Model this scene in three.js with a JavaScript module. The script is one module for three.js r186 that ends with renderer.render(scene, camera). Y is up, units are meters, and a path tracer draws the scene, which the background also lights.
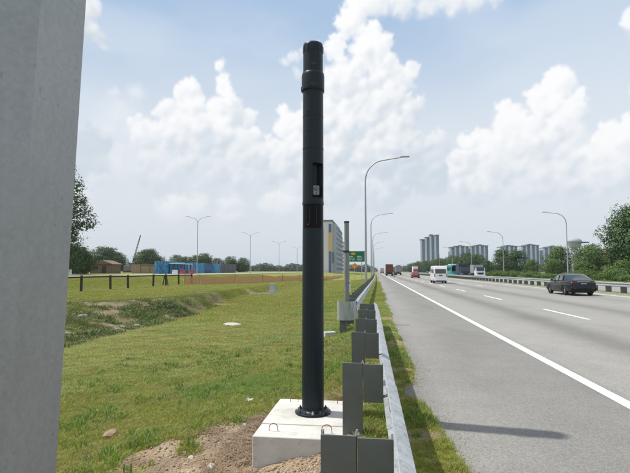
import * as THREE from 'three';
import { mergeGeometries, toCreasedNormals } from 'three/addons/utils/BufferGeometryUtils.js';
import { RoundedBoxGeometry } from 'three/addons/geometries/RoundedBoxGeometry.js';
import { MarchingCubes } from 'three/addons/objects/MarchingCubes.js';

// ------------------------------------------------------------------ camera, sun, exposure
const scene = new THREE.Scene();
const camera = new THREE.PerspectiveCamera(52.84, 1024 / 769, 0.05, 6000);
camera.position.set(0, 1.6, 0);
camera.rotation.order = 'YXZ';
camera.rotation.set(THREE.MathUtils.degToRad(4.145), THREE.MathUtils.degToRad(7.303), 0);
camera.updateMatrixWorld();
const renderer = new THREE.WebGLRenderer({ antialias: true });
renderer.toneMapping = THREE.LinearToneMapping;
renderer.toneMappingExposure = 1.12;
renderer.shadowMap.enabled = true;
const SUN = new THREE.Vector3(-2.44, 4.26, -0.36).normalize();
const sun = new THREE.DirectionalLight(new THREE.Color().setRGB(1, 0.95, 0.87), 4.1);
sun.position.copy(SUN).multiplyScalar(200);
sun.castShadow = true; sun.shadow.radius = 2.0;
sun.shadow.mapSize.set(4096, 4096);
Object.assign(sun.shadow.camera, { left: -80, right: 80, top: 80, bottom: -80, near: 1, far: 500 });
scene.add(sun); scene.add(sun.target);

// ------------------------------------------------------------------ random numbers and noise
function rng(seed) { let a = seed >>> 0; return () => { a |= 0; a = a + 0x6D2B79F5 | 0; let t = Math.imul(a ^ a >>> 15, 1 | a); t = t + Math.imul(t ^ t >>> 7, 61 | t) ^ t; return ((t ^ t >>> 14) >>> 0) / 4294967296; }; }
function hash2(ix, iy, s) { let h = Math.imul(ix, 374761393) + Math.imul(iy, 668265263) + Math.imul(s, 1274126177) | 0; h = Math.imul(h ^ h >>> 13, 1274126177); return ((h ^ h >>> 16) >>> 0) / 4294967296; }
function vnoise(x, y, s = 0, per = 0) {
  let ix = Math.floor(x), iy = Math.floor(y); const fx = x - ix, fy = y - iy;
  const ux = fx * fx * (3 - 2 * fx), uy = fy * fy * (3 - 2 * fy);
  let ix1 = ix + 1, iy1 = iy + 1;
  if (per) { const m = v => ((v % per) + per) % per; ix = m(ix); iy = m(iy); ix1 = m(ix1); iy1 = m(iy1); }
  const a = hash2(ix, iy, s), b = hash2(ix1, iy, s), c = hash2(ix, iy1, s), d = hash2(ix1, iy1, s);
  return a + (b - a) * ux + (c - a) * uy + (a - b - c + d) * ux * uy;
}
function fbm(x, y, oct = 4, s = 0, per = 0) { let v = 0, a = 0.5, n = 0; for (let i = 0; i < oct; i++) { v += a * vnoise(x, y, s + i, per); n += a; a *= 0.5; x *= 2; y *= 2; if (per) per *= 2; } return v / n; }
const clamp = (v, a = 0, b = 1) => Math.min(b, Math.max(a, v));
const sstep = (a, b, v) => { const t = clamp((v - a) / (b - a)); return t * t * (3 - 2 * t); };
const lerp = (a, b, t) => a + (b - a) * t;
const mix3 = (a, b, t) => [lerp(a[0], b[0], t), lerp(a[1], b[1], t), lerp(a[2], b[2], t)];
const D2R = Math.PI / 180;

// ------------------------------------------------------------------ sky: hazy tropical blue with cumulus
function makeSky() {
  const W = 2048, H = 1024, data = new Float32Array(W * H * 4);
  const sunAz = Math.atan2(SUN.x, -SUN.z) / D2R, sunEl = Math.asin(SUN.y) / D2R;
  const haze = [0.63, 0.672, 0.708], low = [0.675, 0.725, 0.78], mid = [0.36, 0.495, 0.685], top = [0.21, 0.35, 0.59];
  // base air
  for (let j = 0; j < H; j++) {
    const el = (j + 0.5) / H * 180 - 90;
    for (let i = 0; i < W; i++) {
      const az = (((i + 0.5) / W * 360 + 90) % 360) - 180;
      let c;
      if (el < 0) c = mix3(haze, [0.30, 0.31, 0.28], sstep(0, -6, el));
      else if (el < 14) c = mix3(haze, low, sstep(0, 14, el));
      else if (el < 30) c = mix3(low, mid, sstep(12, 31, el));
      else c = mix3(mid, top, sstep(30, 80, el));
      if (el > 0) {
        // thin high veil
        const v = fbm(az * 0.045 + 9, el * 0.12, 5, 71);
        const m = sstep(0.42, 0.72, v) * sstep(2, 14, el) * 0.42;
        c = mix3(c, [0.66, 0.73, 0.80], m);
        const ds = Math.hypot((az - sunAz) * Math.cos(el * D2R), el - sunEl);
        const g = Math.exp(-ds * ds / 500) * 0.6; c = [c[0] + g, c[1] + g, c[2] + g * 0.95];
      }
      const k = (j * W + i) * 4; data[k] = c[0]; data[k + 1] = c[1]; data[k + 2] = c[2]; data[k + 3] = 1;
    }
  }
  const rnd = rng(20240);
  // one cumulus: puffs [azimuth, elevation, radius] in degrees; smaller puffs bud from the larger ones
  function cumulus(puffs, o = {}) {
    const { tint = 1, dens = 1, baseEl = 6, fade = 8, soft = 0.32, contrast = 1, grey = 0, buds = 9 } = o;
    const all = []; let z0 = 0;
    for (const [a, e, r] of puffs) all.push([a, e, r, 0, 0]);
    const grow = (src, n, f0, f1, lvl) => {
      const out = [];
      for (const [a, e, r, d] of src) for (let k = 0; k < n; k++) {
        const t = rnd() * Math.PI * 2, p = Math.sqrt(rnd()), rr = r * lerp(f0, f1, rnd());
        const ox = Math.cos(t) * p, oy = Math.sin(t) * p;
        const up = oy < 0 ? 0.75 : 0.95;
        out.push([a + ox * r * up, e + oy * r * up, rr, d + Math.sqrt(Math.max(0, 1 - p * p)) * r * 0.85, lvl]);
      }
      return out;
    };
    const b1 = grow(all, buds, 0.26, 0.5, 1); const b2 = grow(b1, 5, 0.3, 0.55, 2);
    const P = all.concat(b1, b2);
    let a0 = 1e9, a1 = -1e9, e0 = 1e9, e1 = -1e9;
    for (const [a, e, r] of P) { a0 = Math.min(a0, a - r * 1.5); a1 = Math.max(a1, a + r * 1.5); e0 = Math.min(e0, e - r * 1.5); e1 = Math.max(e1, e + r * 1.5); }
    const mainTop = e1; e0 = Math.max(0.2, e0);
    const i0 = Math.floor((a0 + 90) / 360 * W), i1 = Math.ceil((a1 + 90) / 360 * W), j0 = Math.floor((e0 + 90) / 180 * H), j1 = Math.min(H - 1, Math.ceil((e1 + 90) / 180 * H));
    const w = i1 - i0 + 1, h = j1 - j0 + 1, S = new Float32Array(w * h), A = new Float32Array(w * h);
    let midAz = (a0 + a1) / 2;
    let rel = (midAz - sunAz); while (rel > 180) rel -= 360; while (rel < -180) rel += 360;
    const lx = -Math.sin(rel * D2R) * 0.62, lz = -Math.cos(rel * D2R) * 0.45, ly = 0.72;
    for (let j = 0; j < h; j++) for (let i = 0; i < w; i++) {
      const az = (i + i0 + 0.5) / W * 360 - 90, el = (j + j0 + 0.5) / H * 180 - 90, ce = Math.cos(el * D2R);
      const wx = (fbm(az * 1.1, el * 1.1, 4, 5) - 0.5) * 1.1 + (fbm(az * 3.2, el * 3.2, 3, 15) - 0.5) * 0.5, wy = (fbm(az * 1.1 + 40, el * 1.1, 4, 25) - 0.5) * 1.1 + (fbm(az * 3.2 + 40, el * 3.2, 3, 35) - 0.5) * 0.5;
      const x = az + wx, y = el + wy;
      let best = -1e9, nx = 0, ny = 0, nz = 1, cov = 0;
      for (let q = 0; q < P.length; q++) {
        const p = P[q], dx = (x - p[0]) * ce, dy = y - p[1], r = p[2], d2 = dx * dx + dy * dy;
        if (d2 >= r * r) continue;
        const c = 1 - Math.sqrt(d2) / r; const cc = c * Math.min(1, r / 0.9); if (cc > cov) cov = cc;
        const z = Math.sqrt(r * r - d2), zz = p[3] + z;
        if (zz > best) { best = zz; nx = dx / r; ny = dy / r; nz = z / r; }
      }
      if (cov <= 0) continue;
      const lam = nx * lx + ny * ly + nz * lz;
      const big = clamp((el - e0) / Math.max(1, mainTop - e0));
      S[j * w + i] = clamp(0.545 + 0.44 * contrast * lam + 0.62 * (big - 0.5) + (fbm(az * 2.2, el * 2.2, 3, 91) - 0.5) * 0.25 - grey);
      A[j * w + i] = sstep(0.0, soft, cov) * dens;
    }
    const blur = (B, rad) => { const T = new Float32Array(B.length);
      for (let j = 0; j < h; j++) for (let i = 0; i < w; i++) { let s = 0, n = 0; for (let b = -rad; b <= rad; b++) for (let a = -rad; a <= rad; a++) { const ii = i + a, jj = j + b; if (ii < 0 || jj < 0 || ii >= w || jj >= h) continue; const wt = A[jj * w + ii] + 1e-3; s += B[jj * w + ii] * wt; n += wt; } T[j * w + i] = s / n; } return T; };
    const S2 = blur(S, 1), S3 = blur(S2, 3);
    for (let j = 0; j < h; j++) for (let i = 0; i < w; i++) {
      let al = A[j * w + i]; if (al <= 0) continue;
      const el = (j + j0 + 0.5) / H * 180 - 90;
      al *= sstep(baseEl - fade * 0.5, baseEl + fade * 0.5, el + (fbm((i + i0) * 0.03, (j + j0) * 0.05, 3, 44) - 0.5) * 5);
      const s = clamp(0.6 * S2[j * w + i] + 0.4 * S3[j * w + i]);
      let c = mix3([0.54, 0.61, 0.685], [0.90, 0.90, 0.905], sstep(0.05, 0.84, s)); c = c.map(v => v * tint);
      const hz = 0.6 * Math.exp(-Math.max(0, el) / 7.5); c = mix3(c, haze, hz);
      const k = (((j + j0) * W) + ((i + i0) % W + W) % W) * 4;
      data[k] = lerp(data[k], c[0], al); data[k + 1] = lerp(data[k + 1], c[1], al); data[k + 2] = lerp(data[k + 2], c[2], al);
    }
  }
  // far, low banks all the way round
  for (let k = 0; k < 46; k++) {
    const a = -180 + k * 7.83 + rnd() * 4, e = 6 + rnd() * 5, n = 4, P = [];
    for (let q = 0; q < n; q++) P.push([a + (rnd() - 0.5) * 9, e + (rnd() - 0.4) * 2.5, 1.4 + rnd() * 1.6]);
    cumulus(P, { dens: 0.7, baseEl: 4, fade: 6, soft: 0.6, contrast: 0.6, buds: 5 });
  }
  // cumulus of the same sort in the rest of the sky
  for (let k = 0; k < 40; k++) {
    let a = 36 + rnd() * 284; if (a > 180) a -= 360; const e = 10 + rnd() * 50, P = [];
    const n = 5 + Math.floor(rnd() * 5), f = 1 + e / 30;
    for (let q = 0; q < n; q++) P.push([a + (rnd() - 0.5) * 13 * f / Math.cos(e * D2R), e + (rnd() - 0.35) * 6 * f, (1.3 + rnd() * 1.8) * f]);
    cumulus(P, { dens: 0.9, baseEl: e - 5, fade: 8, buds: 5 });
  }
  cumulus([[-32.9, 13.3, 2.34], [-34.4, 11.3, 2.36], [-31.9, 11.6, 1.41], [-37, 13, 3]], { grey: 0.45, dens: 0.75, soft: 0.35, contrast: 0.5, baseEl: 8 });
  cumulus([[-30, 17, 3.4], [-27, 14.5, 3.6], [-24, 12, 3.4], [-29, 11, 3]], { dens: 0.42, soft: 0.9, contrast: 0.4, baseEl: 7, buds: 5 });
  cumulus([[-10.0, 24.8, 0.98], [-11.1, 24.1, 0.66], [-8.5, 25.5, 0.87], [-9.3, 22.8, 0.89], [-7.9, 22.8, 0.89], [-6.6, 25.6, 0.9]], { dens: 0.75, soft: 0.55, contrast: 0.6, baseEl: 15 });
  cumulus([[-33.4, 27.2, 1.07], [-32.4, 24.6, 0.77], [-32.0, 23.5, 0.5], [-33.9, 25.1, 1.53], [-34.5, 27.7, 1.49], [-37, 26, 3]], { baseEl: 18 });
  cumulus([[-12.8, 14.6, 1.4], [-10.4, 17.2, 2.07], [-7.9, 17.9, 2.06], [-9.1, 14.4, 2.56], [-11.6, 12.7, 2.58], [-6.5, 13, 3]], { baseEl: 9, fade: 13 });
  cumulus([[-18.8, 23.5, 0.72], [-18.6, 22.2, 0.72], [-18.3, 21.2, 0.9], [-22.4, 19.6, 1.95], [-17.9, 18.8, 2.28], [-15.5, 18.0, 1.26], [-24.8, 18.2, 1.5], [-20.4, 15.6, 3.48], [-16.4, 14.3, 3.03], [-23.4, 15.0, 2.79], [-26.7, 15.3, 2.09], [-21, 11.5, 3.6], [-15, 11, 3.2], [-26, 11.5, 2.8]], { baseEl: 10.5, fade: 14 });
  cumulus([[20.6, 19.6, 1.7], [19.0, 18.2, 2.06], [21.9, 17.0, 1.61], [15.4, 16.3, 2.2], [18.0, 14.2, 3.03], [12.3, 14.4, 1.87], [20.8, 13.8, 2.57], [14.2, 12.4, 2.94], [10.4, 12.1, 2.12], [22.6, 11.0, 2.36], [17.5, 10.2, 3], [12, 9.6, 2.6], [21, 9, 2.6]], { baseEl: 7.2, fade: 13, contrast: 0.9 });
  cumulus([[25.4, 13.7, 1.64], [26.8, 12.8, 2.11], [23.6, 12.3, 1.18], [26.1, 10.6, 2.84], [24.4, 9.8, 2.14], [30, 12, 3]], { baseEl: 7.5, fade: 12 });
  cumulus([[7.4, 14.2, 1.75], [8.0, 16.0, 0.58], [5.9, 12.9, 2.11], [2.9, 11.3, 2.83], [6.5, 10.5, 2.4]], { grey: 0.3, contrast: 0.6, baseEl: 8.5, dens: 0.9 });
  cumulus([[-2.9, 28.3, 1.7], [-4.7, 25.7, 1.41], [-0.6, 25.5, 2.39], [3.6, 22.1, 1.56], [-3.6, 21.9, 2.9], [1.9, 19.4, 2.27], [-2.4, 16.9, 3.46], [2.4, 15.4, 2.79], [-5.5, 19.0, 2.28], [4.4, 14.2, 1.87], [-4.3, 13.3, 3.28], [0, 12.6, 3.29], [4.5, 23.0, 1.0], [-1.5, 30.5, 2.2], [1.2, 23.2, 2.0], [-1, 19.6, 2.6], [4.2, 18.6, 1.7], [-4.2, 9.8, 3], [0.5, 9.2, 3]], { baseEl: 7.5, fade: 13, buds: 12 });
  cumulus([[0.8, 30.0, 1.9], [3.5, 29.6, 1.9], [6.5, 29.3, 1.8], [9.5, 29.2, 1.8], [12.0, 29.2, 1.6], [8.0, 31, 2.3], [14.4, 29.4, 1.5], [3, 32, 2.6], [12, 32, 2.6], [16, 30, 1.4]], { soft: 0.7, dens: 0.92, contrast: 0.4, grey: -0.12, baseEl: 18 });
  const t = new THREE.DataTexture(data, W, H, THREE.RGBAFormat, THREE.FloatType);
  t.mapping = THREE.EquirectangularReflectionMapping; t.colorSpace = THREE.LinearSRGBColorSpace;
  t.magFilter = THREE.LinearFilter; t.minFilter = THREE.LinearFilter; t.wrapS = THREE.RepeatWrapping; t.needsUpdate = true;
  return t;
}
const sky = makeSky();
scene.background = sky; scene.environment = sky;
scene.fog = new THREE.FogExp2(new THREE.Color().setRGB(0.55, 0.63, 0.72), 0.00017);

// ------------------------------------------------------------------ builders
const used = {};
function numbered(n) { if (!(n in used)) { used[n] = 0; return n; } used[n]++; return n + '_' + String(used[n]).padStart(3, '0'); }
function shadows(o) { o.traverse(m => { if (m.isMesh) { m.castShadow = true; m.receiveShadow = true; } }); return o; }
function thing(name, label, category, pos = [0, 0, 0], turn = 0, group) {
  const o = new THREE.Group(); o.name = numbered(name); o.position.set(...pos); o.rotation.y = turn;
  o.userData = { label, category }; if (group) o.userData.group = group; scene.add(o); return o;
}
function part(name, geos, mat, parent, label) {
  const arr = (Array.isArray(geos) ? geos : [geos]).map(g => { const c = g.index ? g.toNonIndexed() : g; for (const k of Object.keys(c.attributes)) if (!['position', 'normal', 'uv', 'color'].includes(k)) c.deleteAttribute(k); return c; });
  const hasC = arr.every(g => g.attributes.color), hasU = arr.every(g => g.attributes.uv);
  arr.forEach(g => { if (!hasC) g.deleteAttribute('color'); if (!hasU) g.deleteAttribute('uv'); if (!g.attributes.normal) g.computeVertexNormals(); });
  const m = new THREE.Mesh(arr.length > 1 ? mergeGeometries(arr) : arr[0], mat); m.name = name; m.castShadow = m.receiveShadow = true;
  if (label) m.userData.label = label;
  parent.add(m); return m;
}
function single(name, geos, mat, label, category, group) { const m = part(numbered(name), geos, mat, scene); m.userData = { label, category }; if (group) m.userData.group = group; return m; }
function structure(name, geos, mat) { const m = part(numbered(name), geos, mat, scene); m.userData = { kind: 'structure' }; return m; }
function copyOf(o, pos, turn = 0, scale = 1, label, group) {
  const c = o.clone(); c.name = numbered(o.name.replace(/_\d{3}$/, '')); c.position.set(...pos); c.rotation.y = turn;
  if (Array.isArray(scale)) c.scale.set(...scale); else c.scale.setScalar(scale);
  c.userData = { ...o.userData }; if (label) c.userData.label = label; if (group) c.userData.group = group; scene.add(c); return c;
}
const box = (w, h, d, x = 0, y = 0, z = 0, ry = 0) => { const g = new THREE.BoxGeometry(w, h, d); if (ry) g.rotateY(ry); g.translate(x, y, z); return g; };
const rbox = (w, h, d, x = 0, y = 0, z = 0, r = 0.02, s = 2) => { const g = new RoundedBoxGeometry(w, h, d, s, r); g.translate(x, y, z); return g; };
const cyl = (r0, r1, h, x = 0, y = 0, z = 0, n = 16, axis = 'y') => { const g = new THREE.CylinderGeometry(r1, r0, h, n); if (axis === 'x') g.rotateZ(Math.PI / 2); if (axis === 'z') g.rotateX(Math.PI / 2); g.translate(x, y, z); return g; };
function bar(a, b, r0, r1 = r0, n = 6) { const A = new THREE.Vector3(...a), B = new THREE.Vector3(...b), d = B.clone().sub(A); const g = new THREE.CylinderGeometry(r1, r0, d.length(), n); g.applyQuaternion(new THREE.Quaternion().setFromUnitVectors(new THREE.Vector3(0, 1, 0), d.clone().normalize())); g.translate(...A.add(B).multiplyScalar(0.5).toArray()); return g; }
// sweep a closed outline [right, up] along a path of points (horizontal-ish)
function sweep(profile, path, cap = true) {
  const P = path.map(p => new THREE.Vector3(...p)), n = profile.length, pos = [], idx = [], uv = [];
  let run = 0;
  P.forEach((p, i) => {
    const t = (P[Math.min(i + 1, P.length - 1)].clone().sub(P[Math.max(i - 1, 0)])).normalize();
    const r = new THREE.Vector3().crossVectors(t, new THREE.Vector3(0, 1, 0)).normalize();
    if (i) run += p.distanceTo(P[i - 1]);
    profile.forEach(([a, b], k) => { pos.push(p.x + r.x * a, p.y + b, p.z + r.z * a); uv.push(run, k * 0.05); });
  });
  for (let i = 0; i < P.length - 1; i++) for (let k = 0; k < n; k++) { const a = i * n + k, b = i * n + (k + 1) % n, c = a + n, d = b + n; idx.push(a, b, c, b, d, c); }
  if (cap) { const tri = THREE.ShapeUtils.triangulateShape(profile.map(p => new THREE.Vector2(...p)), []); for (const [a, b, c] of tri) { idx.push(a, c, b); const o = (P.length - 1) * n; idx.push(o + a, o + b, o + c); } }
  const g = new THREE.BufferGeometry(); g.setAttribute('position', new THREE.Float32BufferAttribute(pos, 3)); g.setAttribute('uv', new THREE.Float32BufferAttribute(uv, 2)); g.setIndex(idx);
  return toCreasedNormals(g.toNonIndexed(), 0.6);
}
function extr(pts, depth, bevel = 0.03, seg = 2) { // outline in (x,y), extruded along z and centred
  const s = new THREE.Shape(pts.map(p => new THREE.Vector2(...p)));
  const g = new THREE.ExtrudeGeometry(s, { depth: depth - 2 * bevel, bevelEnabled: bevel > 0, bevelThickness: bevel, bevelSize: bevel, bevelOffset: -bevel, bevelSegments: seg, curveSegments: 10 });
  g.translate(0, 0, -(depth - 2 * bevel) / 2); return g;
}
function frustum(b, t, y0, y1) { // b,t = [x0,x1,z0,z1]
  const v = [[b[0], y0, b[2]], [b[1], y0, b[2]], [b[1], y0, b[3]], [b[0], y0, b[3]], [t[0], y1, t[2]], [t[1], y1, t[2]], [t[1], y1, t[3]], [t[0], y1, t[3]]];
  const f = [[0, 1, 2, 3], [7, 6, 5, 4], [0, 4, 5, 1], [1, 5, 6, 2], [2, 6, 7, 3], [3, 7, 4, 0]], pos = [];
  for (const [a, c, d, e] of f) for (const q of [a, c, d, a, d, e]) pos.push(...v[q]);
  const g = new THREE.BufferGeometry(); g.setAttribute('position', new THREE.Float32BufferAttribute(pos, 3)); g.computeVertexNormals(); return g;
}
function quadGeo(a, b, c, d) { const g = new THREE.BufferGeometry(); g.setAttribute('position', new THREE.Float32BufferAttribute([...a, ...b, ...c, ...a, ...c, ...d], 3)); g.computeVertexNormals(); return g; }
// ------------------------------------------------------------------ textures and materials
function tileTex(n, fn, srgb = false, rep = 1) {
  const d = new Uint8Array(n * n * 4);
  for (let j = 0; j < n; j++) for (let i = 0; i < n; i++) { const c = fn(i / n, j / n); const k = (j * n + i) * 4; for (let q = 0; q < 3; q++) d[k + q] = clamp(Array.isArray(c) ? c[q] : c) * 255; d[k + 3] = 255; }
  const t = new THREE.DataTexture(d, n, n); t.wrapS = t.wrapT = THREE.RepeatWrapping; t.magFilter = THREE.LinearFilter; t.minFilter = THREE.LinearMipmapLinearFilter; t.generateMipmaps = true;
  if (srgb) t.colorSpace = THREE.SRGBColorSpace; t.repeat.set(rep, rep); t.needsUpdate = true; return t;
}
const col = (r, g, b) => new THREE.Color().setRGB(r, g, b);
const std = (c, rough = 0.8, metal = 0, o = {}) => new THREE.MeshStandardMaterial({ color: c, roughness: rough, metalness: metal, ...o });
const texFine = tileTex(512, (u, v) => 0.55 + 0.45 * (fbm(u * 64, v * 64, 3, 3, 64) * 0.7 + fbm(u * 8, v * 8, 3, 7, 8) * 0.3));
const texGround = tileTex(1024, (u, v) => { const a = fbm(u * 128, v * 128, 3, 11, 128), b = fbm(u * 10, v * 10, 4, 17, 10); const k = 0.45 + 0.5 * a + 0.3 * (b - 0.5); return [k * 1.0, k * 1.0, k * 0.95]; }, false, 0.5);
const bumpGround = tileTex(1024, (u, v) => fbm(u * 90, v * 90, 4, 31, 90), false, 0.5);
const texAsphalt = tileTex(1024, (u, v) => { const a = vnoise(u * 300, v * 300, 1, 300), b = vnoise(u * 160, v * 160, 5, 160), c = fbm(u * 6, v * 6, 4, 9, 6); const sp = a > 0.86 ? 0.24 : a < 0.14 ? -0.24 : 0; const k = 0.72 + sp + (b - 0.5) * 0.30 + (c - 0.5) * 0.10; return [k, k, k * 0.985]; }, false, 0.5);
const bumpAsphalt = tileTex(512, (u, v) => vnoise(u * 180, v * 180, 2, 180) * 0.6 + vnoise(u * 90, v * 90, 3, 90) * 0.4, false, 0.5);
const texConcrete = tileTex(512, (u, v) => { const c = fbm(u * 5, v * 5, 5, 21, 5), p = vnoise(u * 120, v * 120, 4, 120), h = vnoise(u * 40, v * 40, 6, 40) > 0.88 ? -0.08 : 0; const st = sstep(0.56, 0.7, fbm(u * 3 + 0.3, v * 3, 5, 27, 3)), k = 0.84 + (c - 0.5) * 0.30 + (p - 0.5) * 0.10 + h - 0.10 * st; return [k, k * (0.99 - 0.02 * st), k * (0.965 - 0.05 * st)]; });
const texPaint = tileTex(512, (u, v) => { const c = fbm(u * 7, v * 7, 4, 121, 7), p = vnoise(u * 150, v * 150, 14, 150), q = vnoise(u * 90, v * 90, 15, 90); const k = 0.93 + (c - 0.5) * 0.2 - (p * 0.6 + q * 0.4 > 0.80 - 0.22 * sstep(0.5, 0.75, c) ? 0.35 : 0); return [k, k, k * 0.97]; });
const texGalv = tileTex(512, (u, v) => { const a = fbm(u * 9, v * 9, 4, 51, 9), b = vnoise(u * 70, v * 70, 8, 70), s = fbm(u * 22, v * 4, 3, 61, 4); const spot = vnoise(u * 34, v * 34, 90, 34) > 0.93 ? -0.12 : 0; const sp2 = vnoise(u * 46 + (b - 0.5) * 3, v * 46, 88, 46), k = 0.72 + (a - 0.5) * 0.28 + (b - 0.5) * 0.22 + (sp2 - 0.5) * 0.22 + (s - 0.5) * 0.14 + spot; return [k * 0.985, k, k * 1.0]; });
const texZinc = tileTex(512, (u, v) => { const a = fbm(u * 5, v * 5, 4, 151, 5), g = vnoise(u * 85, v * 85, 18, 85), f = vnoise(u * 170, v * 170, 19, 170), s = vnoise(u * 60, v * 3, 20, 3), d = vnoise(u * 40, v * 40, 23, 40) > 0.955 ? -0.16 : 0; const k = 0.76 + (a - 0.5) * 0.09 + (g - 0.5) * 0.08 + (f - 0.5) * 0.07 + (s - 0.5) * 0.03 + d; return [k * 0.99, k, k * 0.995]; }, false, 2);
const texStain = tileTex(256, (u, v) => 0.7 + 0.3 * fbm(u * 6, v * 3, 5, 77, 3));
const M = {
  ground: std(col(1.55, 1.55, 1.55), 1, 0, { vertexColors: true, map: texGround, bumpMap: bumpGround, bumpScale: 0.02 }),
  asphalt: std(col(1.36, 1.36, 1.36), 0.93, 0, { vertexColors: true, map: texAsphalt, bumpMap: bumpAsphalt, bumpScale: 0.003 }),
  paint: std(col(0.84, 0.84, 0.82), 0.8, 0, { map: texPaint }),
  concrete: std(col(0.66, 0.65, 0.62), 0.9, 0, { map: texConcrete, bumpMap: texConcrete, bumpScale: 0.003 }),
  concreteDark: std(col(0.36, 0.35, 0.32), 0.95, 0, { map: texConcrete }),
  galv: std(col(0.62, 0.64, 0.65), 0.55, 0.45, { map: texGalv }),
  galvColumn: std(col(0.41, 0.42, 0.42), 0.42, 0.7, { map: texZinc }),
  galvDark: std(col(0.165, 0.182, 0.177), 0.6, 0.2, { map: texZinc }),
  rail: std(col(0.52, 0.54, 0.56), 0.5, 0.35, { map: texGalv }),
  lampSteel: std(col(0.36, 0.38, 0.40), 0.55, 0.3),
  poleBlack: new THREE.MeshPhysicalMaterial({ color: col(0.011, 0.018, 0.0235), roughness: 0.42, specularIntensity: 0.5, roughnessMap: texStain, bumpMap: texFine, bumpScale: 0.0008 }),
  poleDark: std(col(0.011, 0.018, 0.0235), 0.6),
  glassBlack: new THREE.MeshPhysicalMaterial({ color: col(0.005, 0.006, 0.007), roughness: 0.2, specularIntensity: 0.22 }),
  lens: new THREE.MeshPhysicalMaterial({ color: col(0.05, 0.06, 0.08), roughness: 0.1, clearcoat: 1 }),
  greyPlastic: std(col(0.22, 0.23, 0.24), 0.5),
  rust: std(col(0.20, 0.10, 0.06), 0.9),
  steelDark: std(col(0.03, 0.03, 0.032), 0.6, 0.2),
  bolt: std(col(0.5, 0.5, 0.5), 0.4, 0.7),
  boltDark: std(col(0.10, 0.10, 0.10), 0.45, 0.5),
  tyre: std(col(0.018, 0.018, 0.018), 0.9),
  rim: std(col(0.45, 0.46, 0.47), 0.35, 0.8),
  chrome: std(col(0.7, 0.7, 0.7), 0.15, 1),
  glass: new THREE.MeshPhysicalMaterial({ color: col(0.012, 0.015, 0.018), roughness: 0.06, clearcoat: 1 }),
  tail: std(col(0.42, 0.012, 0.015), 0.25), amber: std(col(0.7, 0.22, 0.02), 0.3), head: std(col(0.75, 0.76, 0.78), 0.1, 0.3),
  plate: std(col(0.01, 0.01, 0.01), 0.5), trim: std(col(0.02, 0.02, 0.022), 0.6),
  bark: std(col(0.12, 0.09, 0.065), 1),
  wood: std(col(0.06, 0.046, 0.036), 0.95, 0, { map: texStain }),
};
const carPaint = (r, g, b) => new THREE.MeshPhysicalMaterial({ color: col(r, g, b), roughness: 0.4, specularIntensity: 0.2, clearcoat: 0.55, clearcoatRoughness: 0.05 });

// ------------------------------------------------------------------ terrain
const edgeX = z => 0.60 + 0.16 * (fbm(z * 0.55, 3.3, 4, 401) - 0.5) * 2 + (z < -9 ? -0.12 * sstep(-9, -22, z) : 0) - 0.27 * Math.exp(-(((z + 6.5) / 0.42) ** 2)) + 0.14 * sstep(-5.6, -3.4, z);
const bankTop = z => -18.5 + 5.2 * sstep(-24, -34, z);
function terrain(x, z) {
  const far = sstep(-29, -42, z);            // the ditch runs out
  let y;
  if (x >= -0.3) {
    const e = edgeX(z);
    y = lerp(0.028, -0.07, sstep(e - 0.09, e + 0.10, x + 0.05 * (fbm(x * 9, z * 9, 3, 405) - 0.5)));
    y += 0.022 * (fbm(x * 5, z * 5, 3, 409) - 0.5);
    if (x > 15.9) y = lerp(-0.07, 0.05, sstep(16.0, 16.3, x));
    if (x > 18) y = lerp(0.05, -0.07, sstep(18.4, 18.7, x));
    if (x > 32) y = lerp(-0.07, 0.12, sstep(33.2, 33.7, x)) + 0.5 * sstep(34, 45, x);
    return y;
  }
  const lim = -12.1 + 0.9 * (fbm(z * 0.16, 8, 3, 431) - 0.5);
  if (x > lim) {
    const s1 = sstep(-0.12, -1.55, x) * 0.36 + 0.09 * gauss(x, -0.55, 0.5) * gauss(z, -4.2, 0.75), s2 = sstep(-1.3, -5.2, x) * 0.50, s3 = sstep(-5, -12, x) * 0.32;
    y = 0.02 - (s1 + s2 * (1 - 0.35 * far) + s3 * (1 - 0.9 * far));
    y -= 0.18 * sstep(-9.5, -12, x) * (1 - far);
  } else {
    const yb = 0.02 - 0.36 - 0.5 * (1 - 0.35 * far) - 0.32 * (1 - 0.9 * far) - 0.18 * (1 - far), bt = bankTop(z);
    const yt = -0.28 * (1 - far) - 0.1 * far;
    y = lerp(yb, yt, sstep(lim, bt, x) ** 0.8) + (yt < 0 ? -yt * sstep(bt, -22.5, x) : 0);
    const bk = sstep(lim, lim - 1, x) * sstep(bt - 1, bt + 1, x) * (1 - far);
    y += bk * 0.42 * (fbm(x * 1.1, z * 0.8, 4, 441) - 0.5);
    y += 0.86 * sstep(-23.5, -32.5, x);
    if (x < -48) y += 0.1;
  }
  y += 0.07 * (fbm(x * 0.7, z * 0.7, 4, 451) - 0.5) * sstep(-0.3, -2.5, x) * (x > -30 ? 1 : 0);
  y += 0.035 * (fbm(x * 4, z * 4, 3, 461) - 0.5) * sstep(-0.5, -1.4, x) * (x > -25 ? 1 : 0);
  if (x > -6 && x < -0.4 && z > -8) { const so = soil(x, z); y += so * (0.075 * (fbm(x * 6, z * 6, 4, 471) - 0.45) + 0.05 * gauss(((x + 2.6) * 1.44 + (z + 5.36) * 1.3) / 1.94, 0.12, 0.13) * sstep(-7.2, -6.6, z)); }
  if (x < -32.6 && x > -48.4) y = Math.min(y, 0.80);
  return y;
}
const gauss = (x, c, s) => Math.exp(-(((x - c) / s) ** 2));
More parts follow.
